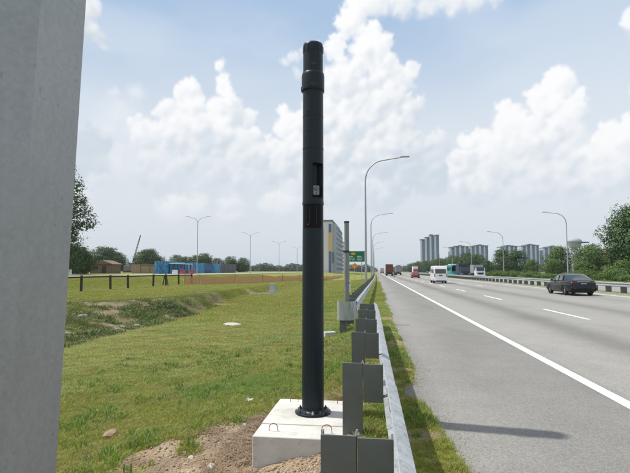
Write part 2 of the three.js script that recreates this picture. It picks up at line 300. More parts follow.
// bare soil round the footing, streaks in the field, the eroded bank
function soil(x, z) {
  let s = 0; const n = fbm(x * 2.3, z * 2.3, 4, 501) - 0.5, n2 = fbm(x * 0.5, z * 0.5, 4, 505) - 0.5;
  if (x < -0.2 && x > -14) {
    // apron of excavated soil to the left and front of the footing
    const ap = ((x + 2.6) * 1.44 + (z + 5.36) * 1.3) / 1.94;      // metres inside the apron's edge
    if (z > -7.1) s = Math.max(s, 0.97 * sstep(-0.05, 0.22, ap + n * 0.75) * sstep(-7.1, -6.6, z + n * 0.6) * (1 - 0.85 * sstep(0.56, 0.7, fbm(x * 1.9 + 3, z * 1.9, 3, 517))));
    s = Math.max(s, 0.7 * sstep(0.7, 0.4, Math.hypot((x + 0.05) / 0.28, (z + 5.2) / 0.7) + n * 0.8));
    // streaks
    for (const [cx, cz, rx, rz] of [[-3.0, -6.35, 0.6, 0.17], [-3.9, -7.1, 0.55, 0.12], [-2.5, -7.0, 0.4, 0.12], [-3.6, -6.0, 0.35, 0.14], [-2.3, -7.6, 0.3, 0.1], [-4.6, -6.7, 0.3, 0.1], [-6.4, -21, 0.9, 0.6], [-1.0, -8.8, 0.35, 0.2], [-5, -11.5, 0.7, 0.25]])
      s = Math.max(s, 0.8 * sstep(1.0, 0.35, Math.hypot((x - cx) / rx, (z - cz) / rz) + n * 1.1));
    s = Math.max(s, 0.6 * sstep(0.2, 0.32, n2 + n * 0.3), 0.75 * sstep(0.15, 0.26, fbm(x * 1.4 + 5, z * 3.2, 4, 523) - 0.5) * sstep(-9, -5, z));
  }
  const bt = bankTop(z), far = sstep(-30, -41, z);
  if (x < -11.6 && x > bt - 0.5) s = Math.max(s, (1 - far) * 0.95 * sstep(-0.12, 0.18, n * 0.7 + (fbm(x * 0.7, z * 0.7, 3, 511) - 0.5) + 0.02));
  for (const [cx, cz, rx, rz] of [[-11.3, -46.5, 3.6, 1.1], [-14, -37.5, 2.6, 0.9], [-11.5, -36, 1.6, 0.7]]) s = Math.max(s, 0.9 * sstep(1.0, 0.5, Math.hypot((x - cx) / rx, (z - cz) / rz) + n * 0.6));
  if (x > -0.25 && x < 1.1) { const e = edgeX(z); s = Math.max(s, 0.75 * sstep(e - 0.16, e + 0.02, x + n * 0.35), 0.85 * sstep(0.02, 0.2, n + 0.25 * (fbm(x * 0.8, z * 0.8, 2, 519) - 0.5))); }
  return clamp(s);
}
const SOIL = [0.225, 0.155, 0.102], SOIL2 = [0.29, 0.222, 0.158], DIRT = [0.13, 0.09, 0.06], GREEN = [0.142, 0.236, 0.018], OLIVE = [0.230, 0.250, 0.023], STRAW = [0.30, 0.235, 0.075], WEED = [0.075, 0.115, 0.022];
function turf(x, z) { // colour of the living grass at a spot
  const a = fbm(x * 0.35, z * 0.35, 4, 601), b = fbm(x * 1.6, z * 1.6, 4, 605), d = Math.hypot(x, z);
  let c = mix3(GREEN, OLIVE, sstep(0.30, 0.62, a + 0.22 * sstep(-2.5, -6, x) * sstep(-5, -9, z)));
  c = mix3(c, STRAW, 0.42 * sstep(0.5, 0.75, b));
  const weed = sstep(-11.4, -12.6, x) * sstep(bankTop(z) - 2, bankTop(z), x) * (1 - sstep(-34, -46, z));
  return mix3(c, WEED, 0.6 * weed);
}
function steps(list) { const o = []; for (const [a, b, s] of list) { const n = Math.max(1, Math.round(Math.abs(b - a) / s)); for (let i = 0; i < n; i++) o.push(a + (b - a) * i / n); } o.push(list[list.length - 1][1]); return o; }
{
  const xs = [-3500, -2000, -1200, -800, -500, -350, -250, -180, -140, -110, -90, -75, ...steps([[-64, -24, 1.3], [-24, -8, 0.3], [-8, -2.2, 0.1], [-2.2, -0.4, 0.05], [-0.4, 1.05, 0.028]]), 1.3, 2, 4, 8, 12, 15.5, 15.9, 16.05, 16.15, 16.3, 17, 17.8, 18.4, 18.5, 18.6, 18.7, 20, 26, 33, 33.2, 33.4, 33.7, 35, 37, 40, 45, 55, 70, 100, 160, 300, 600, 1200, 2000, 3500];
  const zs = [3500, 1500, 500, 200, 80, 40, 20, 10, 5, 2, ...steps([[1, -2, 0.25], [-2, -9, 0.05], [-9, -14, 0.1], [-14, -24, 0.2], [-24, -50, 0.45], [-50, -100, 1.2]])];
  for (let z = -102, s = 2; z > -3500; z -= s, s *= 1.09) zs.push(z); zs.push(-3600);
  const nx = xs.length, nz = zs.length, pos = new Float32Array(nx * nz * 3), cl = new Float32Array(nx * nz * 3), uv = new Float32Array(nx * nz * 2), idx = [];
  for (let j = 0; j < nz; j++) for (let i = 0; i < nx; i++) {
    const x = xs[i], z = zs[j], k = j * nx + i; pos[k * 3] = x; pos[k * 3 + 1] = terrain(x, z); pos[k * 3 + 2] = z; uv[k * 2] = x; uv[k * 2 + 1] = z;
    let c = turf(x, z).map(v => v * 0.72); const s = soil(x, z), t = fbm(x * 3.1, z * 3.1, 3, 621);
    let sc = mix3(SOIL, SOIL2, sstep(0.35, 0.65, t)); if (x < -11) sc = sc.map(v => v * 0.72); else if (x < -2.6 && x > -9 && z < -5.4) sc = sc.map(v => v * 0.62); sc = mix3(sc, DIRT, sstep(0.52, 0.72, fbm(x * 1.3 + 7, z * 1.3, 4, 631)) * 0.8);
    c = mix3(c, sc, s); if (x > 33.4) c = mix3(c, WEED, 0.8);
    if (x > 16 && x < 18.7) c = mix3([0.20, 0.18, 0.14], GREEN, 0.4 * t);
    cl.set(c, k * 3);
  }
  for (let j = 0; j < nz - 1; j++) for (let i = 0; i < nx - 1; i++) { const a = j * nx + i, b = a + 1, c = a + nx, d = c + 1; idx.push(a, b, c, b, d, c); }
  const g = new THREE.BufferGeometry(); g.setAttribute('position', new THREE.BufferAttribute(pos, 3)); g.setAttribute('color', new THREE.BufferAttribute(cl, 3)); g.setAttribute('uv', new THREE.BufferAttribute(uv, 2)); g.setIndex(idx); g.computeVertexNormals();
  const m = new THREE.Mesh(g, M.ground); m.name = 'ground'; m.receiveShadow = m.castShadow = true; m.userData = { kind: 'structure' }; scene.add(m);
}
// ------------------------------------------------------------------ roads
function roadSheet(name, x0, x1, y, shade, dx = 0.3) {
  const xs = steps([[x0, x1, dx]]), zs = [60, 30, 15, 8, ...steps([[4, -12, 0.25], [-12, -60, 0.8]])]; for (let z = -62, s = 2; z > -2500; z -= s, s *= 1.07) zs.push(z);
  const nx = xs.length, nz = zs.length, pos = [], cl = [], uv = [], idx = [];
  for (const z of zs) for (const x of xs) { pos.push(x, y, z); uv.push(x, z); cl.push(...shade(x, z)); }
  for (let j = 0; j < nz - 1; j++) for (let i = 0; i < nx - 1; i++) { const a = j * nx + i, b = a + 1, c = a + nx, d = c + 1; idx.push(a, b, c, b, d, c); }
  const g = new THREE.BufferGeometry(); g.setAttribute('position', new THREE.Float32BufferAttribute(pos, 3)); g.setAttribute('color', new THREE.Float32BufferAttribute(cl, 3)); g.setAttribute('uv', new THREE.Float32BufferAttribute(uv, 2)); g.setIndex(idx); g.computeVertexNormals();
  const m = new THREE.Mesh(g, M.asphalt); m.name = name; m.receiveShadow = m.castShadow = true; m.userData = { kind: 'structure' }; scene.add(m); return m;
}
const road = roadSheet('road', 0.25, 16.35, 0, (x, z) => {
  const n = fbm(x * 0.5, z * 0.09, 4, 701) - 0.5, p = fbm(x * 1.4, z * 1.1, 4, 707) - 0.5;
  let k = 0.190 + 0.028 * gauss(x, 0.8, 0.35);
  if (x > 3.1) k = 0.258;                                              // paler, more polished running lanes
  k -= 0.10 * gauss(x, 5.25 + n * 0.5, 0.62) + 0.085 * gauss(x, 9.4 + n * 0.5, 0.6) + 0.04 * gauss(x, 13.2, 0.6);   // oil drip tracks in mid-lane
  k += 0.02 * gauss(x, 1.1, 0.5);
  k *= 1 + 0.12 * n + 0.09 * p; k -= 0.02 * sstep(0.2, 0.3, fbm(x * 0.9 + 31, z * 0.35, 4, 713) - 0.5 + 0.1);
  return [k * 1.01, k * 0.985, k * 0.93];
});
const plainRoad = (x, z) => { const n = fbm(x * 0.4, z * 0.07, 4, 711) - 0.5, k = 0.25 * (1 + 0.2 * n); return [k, k * 0.99, k * 0.965]; };
roadSheet('road', 18.5, 33.35, 0.003, plainRoad, 1.5).name = 'opposite_road';
roadSheet('road', -48, -33, 0.9, (x, z) => plainRoad(x, z).map(v => v * 1.25), 1.5).name = 'side_road';
{
  const line = (x0, x1, z0, z1, y = 0.004) => { const n = Math.max(1, Math.min(60, Math.round((z0 - z1) / 2))), g = new THREE.PlaneGeometry(x1 - x0, z0 - z1, 1, n); g.rotateX(-Math.PI / 2); g.translate((x0 + x1) / 2, y, (z0 + z1) / 2); const p = g.attributes.position, u = g.attributes.uv; for (let i = 0; i < p.count; i++) u.setXY(i, p.getX(i) * 0.9, p.getZ(i) * 0.9); return g; };
  const segs = []; for (let z = 40; z > -800; z -= 60) segs.push(line(2.90, 3.07, z, z - 60));
  part('edge_line', segs, M.paint, road);
  part('edge_line', [line(15.25, 15.40, 40, -800)], M.paint, road);
  for (let k = -1; k < 26; k++) part('lane_dash', line(6.90, 7.03, -16.9 - 11 * k + 0.0, -21.3 - 11 * k), M.paint, road);
  for (let k = 3; k < 26; k++) part('lane_dash', line(11.1, 11.23, -19.4 - 11 * k, -23.8 - 11 * k), M.paint, road);
}

// ------------------------------------------------------------------ lighting columns
function tubeXY(path, radius, n = 8) { // planar path in x,y; octagonal section, uv in metres
  const pos = [], uv = [], idx = []; let run = 0; const off = Math.PI / n;
  path.forEach((p, i) => {
    const a = path[Math.max(0, i - 1)], b = path[Math.min(path.length - 1, i + 1)], L = Math.hypot(b[0] - a[0], b[1] - a[1]), tx = (b[0] - a[0]) / L, ty = (b[1] - a[1]) / L;
    if (i) run += Math.hypot(p[0] - path[i - 1][0], p[1] - path[i - 1][1]);
    const r = radius(run);
    for (let k = 0; k <= n; k++) { const t = off + k / n * Math.PI * 2, c = Math.cos(t) * r, s = Math.sin(t) * r; pos.push(p[0] + ty * c, p[1] - tx * c, s); uv.push(k / n * 0.8, run); }
  });
  for (let i = 0; i < path.length - 1; i++) for (let k = 0; k < n; k++) { const a = i * (n + 1) + k, b = a + 1, c = a + n + 1, d = c + 1; idx.push(a, c, b, b, c, d); }
  const g = new THREE.BufferGeometry(); g.setAttribute('position', new THREE.Float32BufferAttribute(pos, 3)); g.setAttribute('uv', new THREE.Float32BufferAttribute(uv, 2)); g.setIndex(idx);
  return toCreasedNormals(g.toNonIndexed(), 0.55);
}
function lampParts(t, mat) {
  const colPath = []; for (let y = 0; y <= 10.2; y += 0.6) colPath.push([0, y]);
  part('column', tubeXY(colPath, r => 0.132 - r * 0.0058), mat, t);
  const arm = [[0, 10.2]]; for (let k = 1; k <= 8; k++) { const a = k / 8 * 82 * D2R; arm.push([1.75 * (1 - Math.cos(a)), 10.2 + 1.95 * Math.sin(a)]); }
  arm.push([2.6, 12.3], [3.4, 12.4]); part('arm', tubeXY(arm, r => 0.073 - r * 0.006), mat, t);
  const h = rbox(0.85, 0.11, 0.3, 3.75, 12.46, 0, 0.05, 3); part('lamp_head', h, M.lampSteel, t);
  part('lens', rbox(0.5, 0.03, 0.22, 3.85, 12.395, 0, 0.012), M.head, t);
  part('base_plate', [box(0.4, 0.025, 0.4, 0, 0.012, 0), ...[[-1, -1], [1, -1], [1, 1], [-1, 1]].map(([a, b]) => cyl(0.015, 0.015, 0.06, a * 0.16, 0.05, b * 0.16, 8))], mat, t);
  part('access_door', rbox(0.11, 0.4, 0.012, 0, 0.75, -0.126, 0.005), M.lampSteel, t);
}
{
  const near = thing('street_lamp', 'grey galvanised octagonal lighting column rising out of view beside the guardrail', 'street lamp', [-0.612, terrain(-0.6, -0.6) - 0.02, -0.589], 0, 'lamps along the guardrail');
  lampParts(near, M.galvColumn); near.rotation.z = -2.05 * D2R;
  const l0 = thing('street_lamp', 'tall grey lamp with curved arm standing in the guardrail line past the green sign', 'street lamp', [-0.95, -0.05, -45.2], 0, 'lamps along the guardrail');
  lampParts(l0, M.lampSteel);
  for (let k = 1; k < 5; k++) copyOf(l0, [-0.9, -0.05, -45.2 - 44.6 * k], 0, 1, 'curved-arm lamp farther along the guardrail, seen nearly in line with the others', 'lamps along the guardrail');
  for (let k = 0; k < 5; k++) copyOf(l0, [35, 0.1, -93 - 44.6 * k], Math.PI, 1, k ? 'grey curved-arm lamp among the trees across the opposite carriageway' : 'grey curved-arm lamp beside the big tree, above the black car', 'lamps across the opposite carriageway');
}
{ // twin-arm lamps on the side road
  const t = thing('twin_arm_lamp', 'thin twin-armed lamp in front of the blue hoarding', 'street lamp', [-37.6, 0.9, -97], 0, 'twin-armed lamps on the side road');
  part('column', cyl(0.12, 0.07, 11.2, 0, 5.6, 0, 8), M.lampSteel, t);
  for (const s of [-1, 1]) { const p = []; for (let k = 0; k <= 6; k++) { const a = k / 6 * 70 * D2R; p.push(new THREE.Vector3(s * 1.5 * (1 - Math.cos(a)), 10.8 + 1.25 * Math.sin(a), 0)); } p.push(new THREE.Vector3(s * 2.1, 12.25, 0)); const a = part('arm', new THREE.TubeGeometry(new THREE.CatmullRomCurve3(p), 12, 0.05, 6), M.lampSteel, t); part('lamp_head', rbox(0.7, 0.12, 0.28, s * 2.35, 12.3, 0, 0.05), M.lampSteel, a); }
  part('base_plate', box(0.4, 0.03, 0.4, 0, 0.015, 0), M.lampSteel, t);
  for (let k = 1; k < 6; k++) copyOf(t, [-37.6, 0.9, -97 - 43 * k], 0, 1, 'thin twin-armed lamp on the side road beyond the dark end of the hoarding');
}

// ------------------------------------------------------------------ the black camera pole and its footing
{
  const t = thing('camera_pole', 'tall matt black speed camera pole bolted to a white concrete footing', 'camera pole', [-0.715, 0.024, -5.40]);
  const sect = (r0, r1, y0, y1, th0 = 0, th1 = Math.PI * 2, n = 48) => { const g = new THREE.CylinderGeometry(r1, r0, y1 - y0, n, 1, th1 - th0 < 6.28, th0, th1 - th0); g.translate(0, (y0 + y1) / 2, 0); return g; };
  part('lower_shaft', sect(0.123, 0.121, 0.02, 2.06), M.poleBlack, t);
  // glossy band with slots
  const band = part('sensor_window', [sect(0.1195, 0.1195, 2.06, 2.335)], M.glassBlack, t, 'glossy black sensor window band');
  for (const a of [-0.55, -0.2, 0.45]) part('slot_bar', (() => { const g = box(0.012, 0.2, 0.008, 0, 2.2, 0.1205); g.rotateY(a); return g; })(), M.poleBlack, band);
  part('indicator', (() => { const g = cyl(0.008, 0.008, 0.01, 0, 2.10, 0.122, 10, 'z'); g.rotateY(-0.35); return g; })(), M.tail, band);
  part('joint_ring', sect(0.1245, 0.1245, 2.335, 2.365), M.poleBlack, t);
  // niche section: shaft open over an angle towards the road
  const n0 = 0.06, n1 = 1.22;
  part('middle_shaft', [sect(0.1208, 0.1208, 2.365, 2.84, n1, n0 + Math.PI * 2), sect(0.1208, 0.1208, 2.365, 2.41, n0, n1, 16), sect(0.1208, 0.1208, 2.80, 2.84, n0, n1, 16)], M.poleBlack, t);
  const wallAt = (a) => quadGeo([Math.sin(a) * 0.06, 2.41, Math.cos(a) * 0.06], [Math.sin(a) * 0.1208, 2.41, Math.cos(a) * 0.1208], [Math.sin(a) * 0.1208, 2.80, Math.cos(a) * 0.1208], [Math.sin(a) * 0.06, 2.80, Math.cos(a) * 0.06]);
  const ringSlab = (y) => { const s = new THREE.RingGeometry(0.06, 0.1207, 16, 1, Math.PI / 2 - n1, n1 - n0); s.rotateX(Math.PI / 2); s.translate(0, y, 0); return s; };
  part('niche_lining', [sect(0.062, 0.062, 2.41, 2.80), wallAt(n0), wallAt(n1), ringSlab(2.412), ringSlab(2.798)], M.poleBlack, t);
  const camA = 0.5;
  const rot = (g) => { g.rotateY(camA); return g; };
  const cam = part('camera_module', rot(rbox(0.075, 0.11, 0.05, 0, 2.49, 0.085, 0.01)), M.greyPlastic, t, 'grey camera module in the niche');
  part('lens', rot(cyl(0.026, 0.024, 0.02, 0, 2.51, 0.117, 20, 'z')), M.lens, cam);
  part('lens', rot(cyl(0.012, 0.012, 0.014, 0.0, 2.455, 0.112, 14, 'z')), M.lens, cam);
  part('window_frame', (() => { const p = []; for (const y of [2.405, 2.805]) for (let k = 0; k < 8; k++) { const a = n0 + (n1 - n0) * k / 8, b = n0 + (n1 - n0) * (k + 1) / 8; p.push(bar([Math.sin(a) * 0.122, y, Math.cos(a) * 0.122], [Math.sin(b) * 0.122, y, Math.cos(b) * 0.122], 0.005)); } for (const a of [n0, n1]) p.push(bar([Math.sin(a) * 0.122, 2.405, Math.cos(a) * 0.122], [Math.sin(a) * 0.122, 2.805, Math.cos(a) * 0.122], 0.005)); return p; })(), M.poleBlack, t);
  part('upper_shaft', [sect(0.1205, 0.119, 2.84, 3.66), sect(0.123, 0.123, 2.98, 2.99), sect(0.1215, 0.1215, 3.36, 3.368)], M.poleBlack, t);
  for (const [y, a] of [[3.42, -0.5], [3.2, -0.45], [2.93, -0.5]]) part('screw_cover', (() => { const g = cyl(0.012, 0.011, 0.008, 0, y, 0.121, 12, 'z'); g.rotateY(a); return g; })(), M.poleDark, t);
  const collar = part('collar', [new THREE.LatheGeometry([[0.114, 3.66], [0.132, 3.668], [0.1335, 3.69], [0.1335, 3.85], [0.127, 3.885], [0.115, 3.892]].map(p => new THREE.Vector2(...p)), 48)], M.poleBlack, t);
  part('slot', (() => { const g = box(0.085, 0.035, 0.012, 0, 3.715, 0.130); g.rotateY(0.18); return g; })(), M.poleDark, collar);
  part('clamp_notch', (() => { const g = box(0.02, 0.05, 0.05, -0.128, 3.70, 0.01); return g; })(), M.poleDark, collar);
  const head = part('head', [sect(0.1165, 0.1165, 3.888, 4.13), new THREE.LatheGeometry([[0.1165, 4.13], [0.118, 4.135], [0.118, 4.215], [0.114, 4.238], [0.09, 4.243], [0.0, 4.244]].map(p => new THREE.Vector2(...p)), 48)], M.poleBlack, t);
  part('slot', (() => { const g = box(0.07, 0.03, 0.01, 0, 3.965, 0.1135); g.rotateY(0.2); return g; })(), M.poleDark, head);
  for (let k = 0; k < 12; k++) part('rib', (() => { const g = rbox(0.022, 0.075, 0.008, 0, 4.17, 0.1185, 0.003); g.rotateY(k / 12 * Math.PI * 2 + 0.1); return g; })(), M.poleBlack, head);
  const fl = part('flange', new THREE.LatheGeometry([[0.11, 0], [0.198, 0], [0.2, 0.003], [0.2, 0.019], [0.197, 0.022], [0.128, 0.022], [0.123, 0.05], [0.12, 0.05]].map(p => new THREE.Vector2(...p)), 48), M.poleBlack, t);
  for (let k = 0; k < 12; k++) { const a = k / 12 * Math.PI * 2 + 0.12, x = Math.sin(a) * 0.166, z = Math.cos(a) * 0.166; part('bolt', [cyl(0.017, 0.017, 0.018, x, 0.031, z, 6), cyl(0.008, 0.008, 0.03, x, 0.04, z, 8)], k % 3 ? M.boltDark : M.bolt, fl); }
}
{
  const t = thing('concrete_footing', 'white concrete footing block with wire lifting loops under the black pole', 'concrete block', [-0.70, -0.6, -5.275]);
  const slab = (z0, z1, top, x = 0) => { const g = rbox(1.0, top + 0.6, z1 - z0, x, (top + 0.6) / 2, (z0 + z1) / 2 + 5.275, 0.012, 2); const p = g.attributes.position, n = g.attributes.normal, u = g.attributes.uv; for (let i = 0; i < p.count; i++) { const ny = Math.abs(n.getY(i)); if (ny > 0.5) u.setXY(i, p.getX(i), p.getZ(i)); else if (Math.abs(n.getZ(i)) > 0.5) u.setXY(i, p.getX(i) + 0.37, p.getY(i)); else u.setXY(i, p.getZ(i), p.getY(i) + 0.2); } return g; };
  part('block', slab(-4.977, -4.6, 0.015), M.concrete, t); part('block', slab(-5.70, -4.983, 0.022), M.concrete, t); part('block', slab(-5.95, -5.706, 0.016), M.concrete, t);
  const loop = (x, z, w, h, tilt) => { const c = new THREE.CatmullRomCurve3([[-w, -0.03], [-w, h * 0.35], [-w * 0.72, h * 0.85], [0, h], [w * 0.72, h * 0.85], [w, h * 0.35], [w, -0.03]].map(([a, b]) => new THREE.Vector3(a, b, 0))); const g = new THREE.TubeGeometry(c, 24, 0.0042, 6); g.rotateX(tilt); g.rotateY(0.15); g.translate(x, 0.615, z + 5.275); return g; };
  for (const [x, z, w, h, ti] of [[-0.33, -4.78, 0.042, 0.075, 0.25], [0.205, -4.76, 0.05, 0.085, 0.1], [-0.30, -5.83, 0.045, 0.08, -0.2], [0.27, -5.82, 0.045, 0.08, 0.2]]) part('lifting_loop', loop(x, z, w, h, ti), M.rust, t);
}

// ------------------------------------------------------------------ guardrails
const WPROF = (() => { const o = [[0, 0.31], [0.022, 0.305], [0.079, 0.272], [0.083, 0.255], [0.079, 0.226], [0.024, 0.182], [0.021, 0.155], [0.024, 0.128], [0.079, 0.084], [0.083, 0.055], [0.079, 0.038], [0.022, 0.005], [0, 0]]; const th = 0.005; return o.concat(o.slice().reverse().map(([a, b], i, A) => [a - th, b + (b > 0.155 ? -th * 0.6 : th * 0.6)])); })();
function chan(w, d, h) { // the web stands at z = 0 facing +z, the flanges behind it
  const t = 0.006, s = new THREE.Shape([[-w / 2, 0], [w / 2, 0], [w / 2, d], [w / 2 - t, d], [w / 2 - t, t], [-w / 2 + t, t], [-w / 2 + t, d], [-w / 2, d]].map(p => new THREE.Vector2(...p)));
  const g = new THREE.ExtrudeGeometry(s, { depth: h, bevelEnabled: true, bevelSize: 0.002, bevelThickness: 0.002, bevelSegments: 1, curveSegments: 4 }); g.rotateX(-Math.PI / 2); return g;
}
const postGeo = chan(0.19, 0.085, 1.5), blockGeo = chan(0.19, 0.085, 0.36), longBlock = chan(0.19, 0.085, 0.95);
for (const g of [postGeo, blockGeo]) { const p = g.attributes.position, u = g.attributes.uv; for (let i = 0; i < p.count; i++) u.setXY(i, p.getX(i) * 1.3 + 0.3, p.getY(i) * 1.3); }
const boltGeo = mergeGeometries([cyl(0.006, 0.006, 0.045, 0, 0.02, 0, 8), cyl(0.012, 0.012, 0.012, 0, 0.012, 0, 6)].map(g => g.toNonIndexed()));
function meshOf(name, geo, mat, parent, pos, sx = 1) { const m = new THREE.Mesh(geo, mat); m.name = name; m.position.set(...pos); if (sx !== 1) m.scale.x = sx; m.castShadow = m.receiveShadow = true; parent.add(m); return m; }
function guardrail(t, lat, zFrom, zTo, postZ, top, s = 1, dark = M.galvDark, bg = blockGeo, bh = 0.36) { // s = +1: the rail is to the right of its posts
  for (let z = zFrom; z > zTo + 0.1; z -= 4) {
    const p = []; const z1 = Math.max(zTo, z - 4 - 0.25); const n = 8; const lap = (Math.round((zFrom - z) / 4) % 2) * 0.006;
    for (let k = 0; k <= n; k++) { const zz = z + (z1 - z) * k / n; p.push([lat(zz) + s * lap, top - 0.315, zz]); }
    const seg = sweep(s > 0 ? WPROF : WPROF.map(([a, b]) => [-a, b]).reverse(), p);
    const m = part('rail_beam', seg, M.rail, t);
    const sp = []; for (const y of [top - 0.07, top - 0.25]) for (const dz of [0.08, 0.2]) sp.push(cyl(0.014, 0.014, 0.012, lat(z - dz) + s * 0.079, y, z - dz, 8, 'x')); for (const b of sp) part('splice_bolt', b, M.bolt, m);
  }
  postZ.forEach((z, i) => {
    const x = lat(z), j = (hash2(i, 7, 3) - 0.5) * 0.012;
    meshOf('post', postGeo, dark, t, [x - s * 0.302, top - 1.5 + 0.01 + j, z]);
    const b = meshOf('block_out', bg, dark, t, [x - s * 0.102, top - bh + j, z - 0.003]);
    meshOf('bolt', boltGeo, M.bolt, b, [-s * 0.1, bh - 0.008, -0.03]);
  });
}
{
  const t = thing('guardrail', 'galvanised guardrail with dark block posts passing the concrete footing', 'guardrail');
  const lat = z => 0.098 - 0.0128 * Math.max(0, -z - 2) + (z < -11 ? -0.002 * (z + 11) ** 2 : 0);
  guardrail(t, lat, 4.2, -13.8, [3.6, 1.5, -0.6, -2.66, -4.72, -7.05, -9.0, -11.1, -13.2], 0.70);
  const t2 = thing('guardrail', 'guardrail with a boxed end running on past the green road sign', 'guardrail');
  const lat2 = z => -0.62 + 0.0075 * Math.max(0, Math.min(40, -z - 16)) ;
  const pz = []; for (let z = -15.4; z > -170; z -= 2.1) pz.push(z);
  guardrail(t2, lat2, -14.2, -172, pz, 0.72);
  const pl = [[-1.10, -14.35], [-1.13, -14.0], [-1.11, -13.72], [-1.06, -13.64], [-0.98, -13.62], [-0.86, -13.62], [-0.76, -13.63], [-0.68, -13.70], [-0.63, -13.84], [-0.60, -14.05], [-0.585, -14.3]].map(([a, b]) => [a, 0.20, b]);
  const e = part('end_terminal', sweep([[-0.004, 0], [0.004, 0], [0.004, 0.53], [-0.004, 0.53]], pl), M.galv, t2, 'boxed sheet steel end of the guardrail');
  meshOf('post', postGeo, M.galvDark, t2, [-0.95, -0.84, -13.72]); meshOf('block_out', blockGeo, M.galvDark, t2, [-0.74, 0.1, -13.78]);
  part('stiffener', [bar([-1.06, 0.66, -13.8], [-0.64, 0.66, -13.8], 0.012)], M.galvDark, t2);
  const t3 = thing('guardrail', 'median guardrail with pale rail and dark posts behind the black car', 'guardrail');
  const p3 = []; for (let z = -14; z > -230; z -= 2.2) p3.push(z);
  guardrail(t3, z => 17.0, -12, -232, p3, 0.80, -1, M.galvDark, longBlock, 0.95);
}
{ // grey post behind the boxed end
  const t = thing('steel_post', 'plain grey round steel post rising behind the boxed guardrail end', 'post', [-0.90, -0.2, -14.75]);
  part('shaft', cyl(0.078, 0.074, 3.3, 0, 1.66, 0, 20), std(col(0.30, 0.31, 0.31), 0.6, 0.2, { map: texGalv }), t);
  part('cap', [cyl(0.082, 0.082, 0.05, 0, 3.32, 0, 20)], M.steelDark, t);
  part('clamp', [cyl(0.086, 0.086, 0.06, 0, 2.4, 0, 20), box(0.05, 0.05, 0.06, -0.09, 2.4, 0)], M.steelDark, t);
  part('foot', box(0.3, 0.1, 0.3, 0, 0.02, 0), M.concrete, t);
}
{ // green sign: lettering too small to read in the photograph, drawn as plain strokes
  const c = document.createElement('canvas'); c.width = 256; c.height = 150; const x = c.getContext('2d');
  x.fillStyle = '#0b6a4c'; x.fillRect(0, 0, 256, 150); x.strokeStyle = '#dfe9e2'; x.lineWidth = 3; x.strokeRect(5, 5, 246, 140);
  x.fillStyle = '#d9a91e'; x.beginPath(); x.moveTo(62, 38); x.lineTo(84, 22); x.lineTo(118, 22); x.lineTo(138, 38); x.lineTo(118, 52); x.lineTo(82, 52); x.fill();
  x.fillStyle = '#cfe0d6'; for (const [a, b, w, h] of [[28, 68, 34, 12], [70, 68, 26, 12], [150, 68, 60, 12], [28, 92, 58, 11], [96, 92, 22, 11], [150, 92, 46, 11], [205, 92, 20, 11], [28, 118, 40, 11], [80, 118, 40, 11], [150, 118, 66, 11]]) x.fillRect(a, b, w, h);
  const tx = new THREE.CanvasTexture(c); tx.colorSpace = THREE.SRGBColorSpace;
  const t = thing('road_sign', 'green road sign with a yellow emblem on two posts behind the grey post', 'road sign', [-2.8, -0.25, -65]);
  const face = new THREE.PlaneGeometry(2.56, 1.46); face.translate(0, 3.83, 0.032);
  part('panel', rbox(2.6, 1.5, 0.05, 0, 3.83, 0, 0.02), M.galv, t); part('face', face, std(0xffffff, 0.6, 0, { map: tx }), t);
  for (const s of [-0.85, 0.85]) part('post', cyl(0.05, 0.05, 4.5, s, 2.25, -0.09, 10), M.lampSteel, t);
  const o = thing('warning_sign', 'small orange roadworks sign below and behind the green sign', 'road sign', [-4.0, -0.4, -90]);
  const d = rbox(0.95, 0.95, 0.03, 0, 0, 0, 0.012); d.rotateZ(Math.PI / 4); d.scale(1, 0.8, 1); d.translate(0, 3.0, 0); part('panel', d, std(col(0.75, 0.30, 0.04), 0.6), o); part('post', cyl(0.04, 0.04, 3.0, 0, 1.5, -0.05, 8), M.lampSteel, o);
  const mk = thing('marker_post', 'short white marker post in the grass under the green sign', 'post', [-2.2, -0.2, -40]);
  part('post', rbox(0.12, 1.0, 0.05, 0, 0.5, 0, 0.02), std(col(0.8, 0.8, 0.78), 0.6), mk); part('reflector', box(0.07, 0.12, 0.006, 0, 0.8, 0.029), M.tail, mk);
}

// ------------------------------------------------------------------ things in the field
{
  const t = thing('post_fence', 'dark timber post and rail fence along the top of the bank', 'fence', [0, 0, 0]);
  const zs = [-27.2, -31, -34.2, -38.2, -41.2, -46.2, -49.2, -52.6, -56.2];
  zs.forEach((z, i) => { const x = -22.6 + (hash2(i, 1, 9) - 0.5) * 0.3, y = terrain(x, z); const g = rbox(0.17, 1.5, 0.15, 0, 0.5, 0, 0.03); g.rotateZ((hash2(i, 2, 9) - 0.5) * 0.1); g.translate(x, y, z); part('post', g, M.wood, t); });
  part('rail', zs.slice(1).map((z, i) => bar([-22.5, terrain(-22.6, zs[i]) + 1.12, zs[i]], [-22.5, terrain(-22.6, z) + 1.12, z], 0.065)), M.wood, t);
  for (const s of [-1, 1]) part('brace', bar([-22.6 + s * 0.1, terrain(-22.6, -49.2) + 1.1, -49.2], [-22.6 + s * 0.5, terrain(-22.6, -49.2) - 0.05, -49.2 + s * 0.4], 0.06), M.wood, t);
}
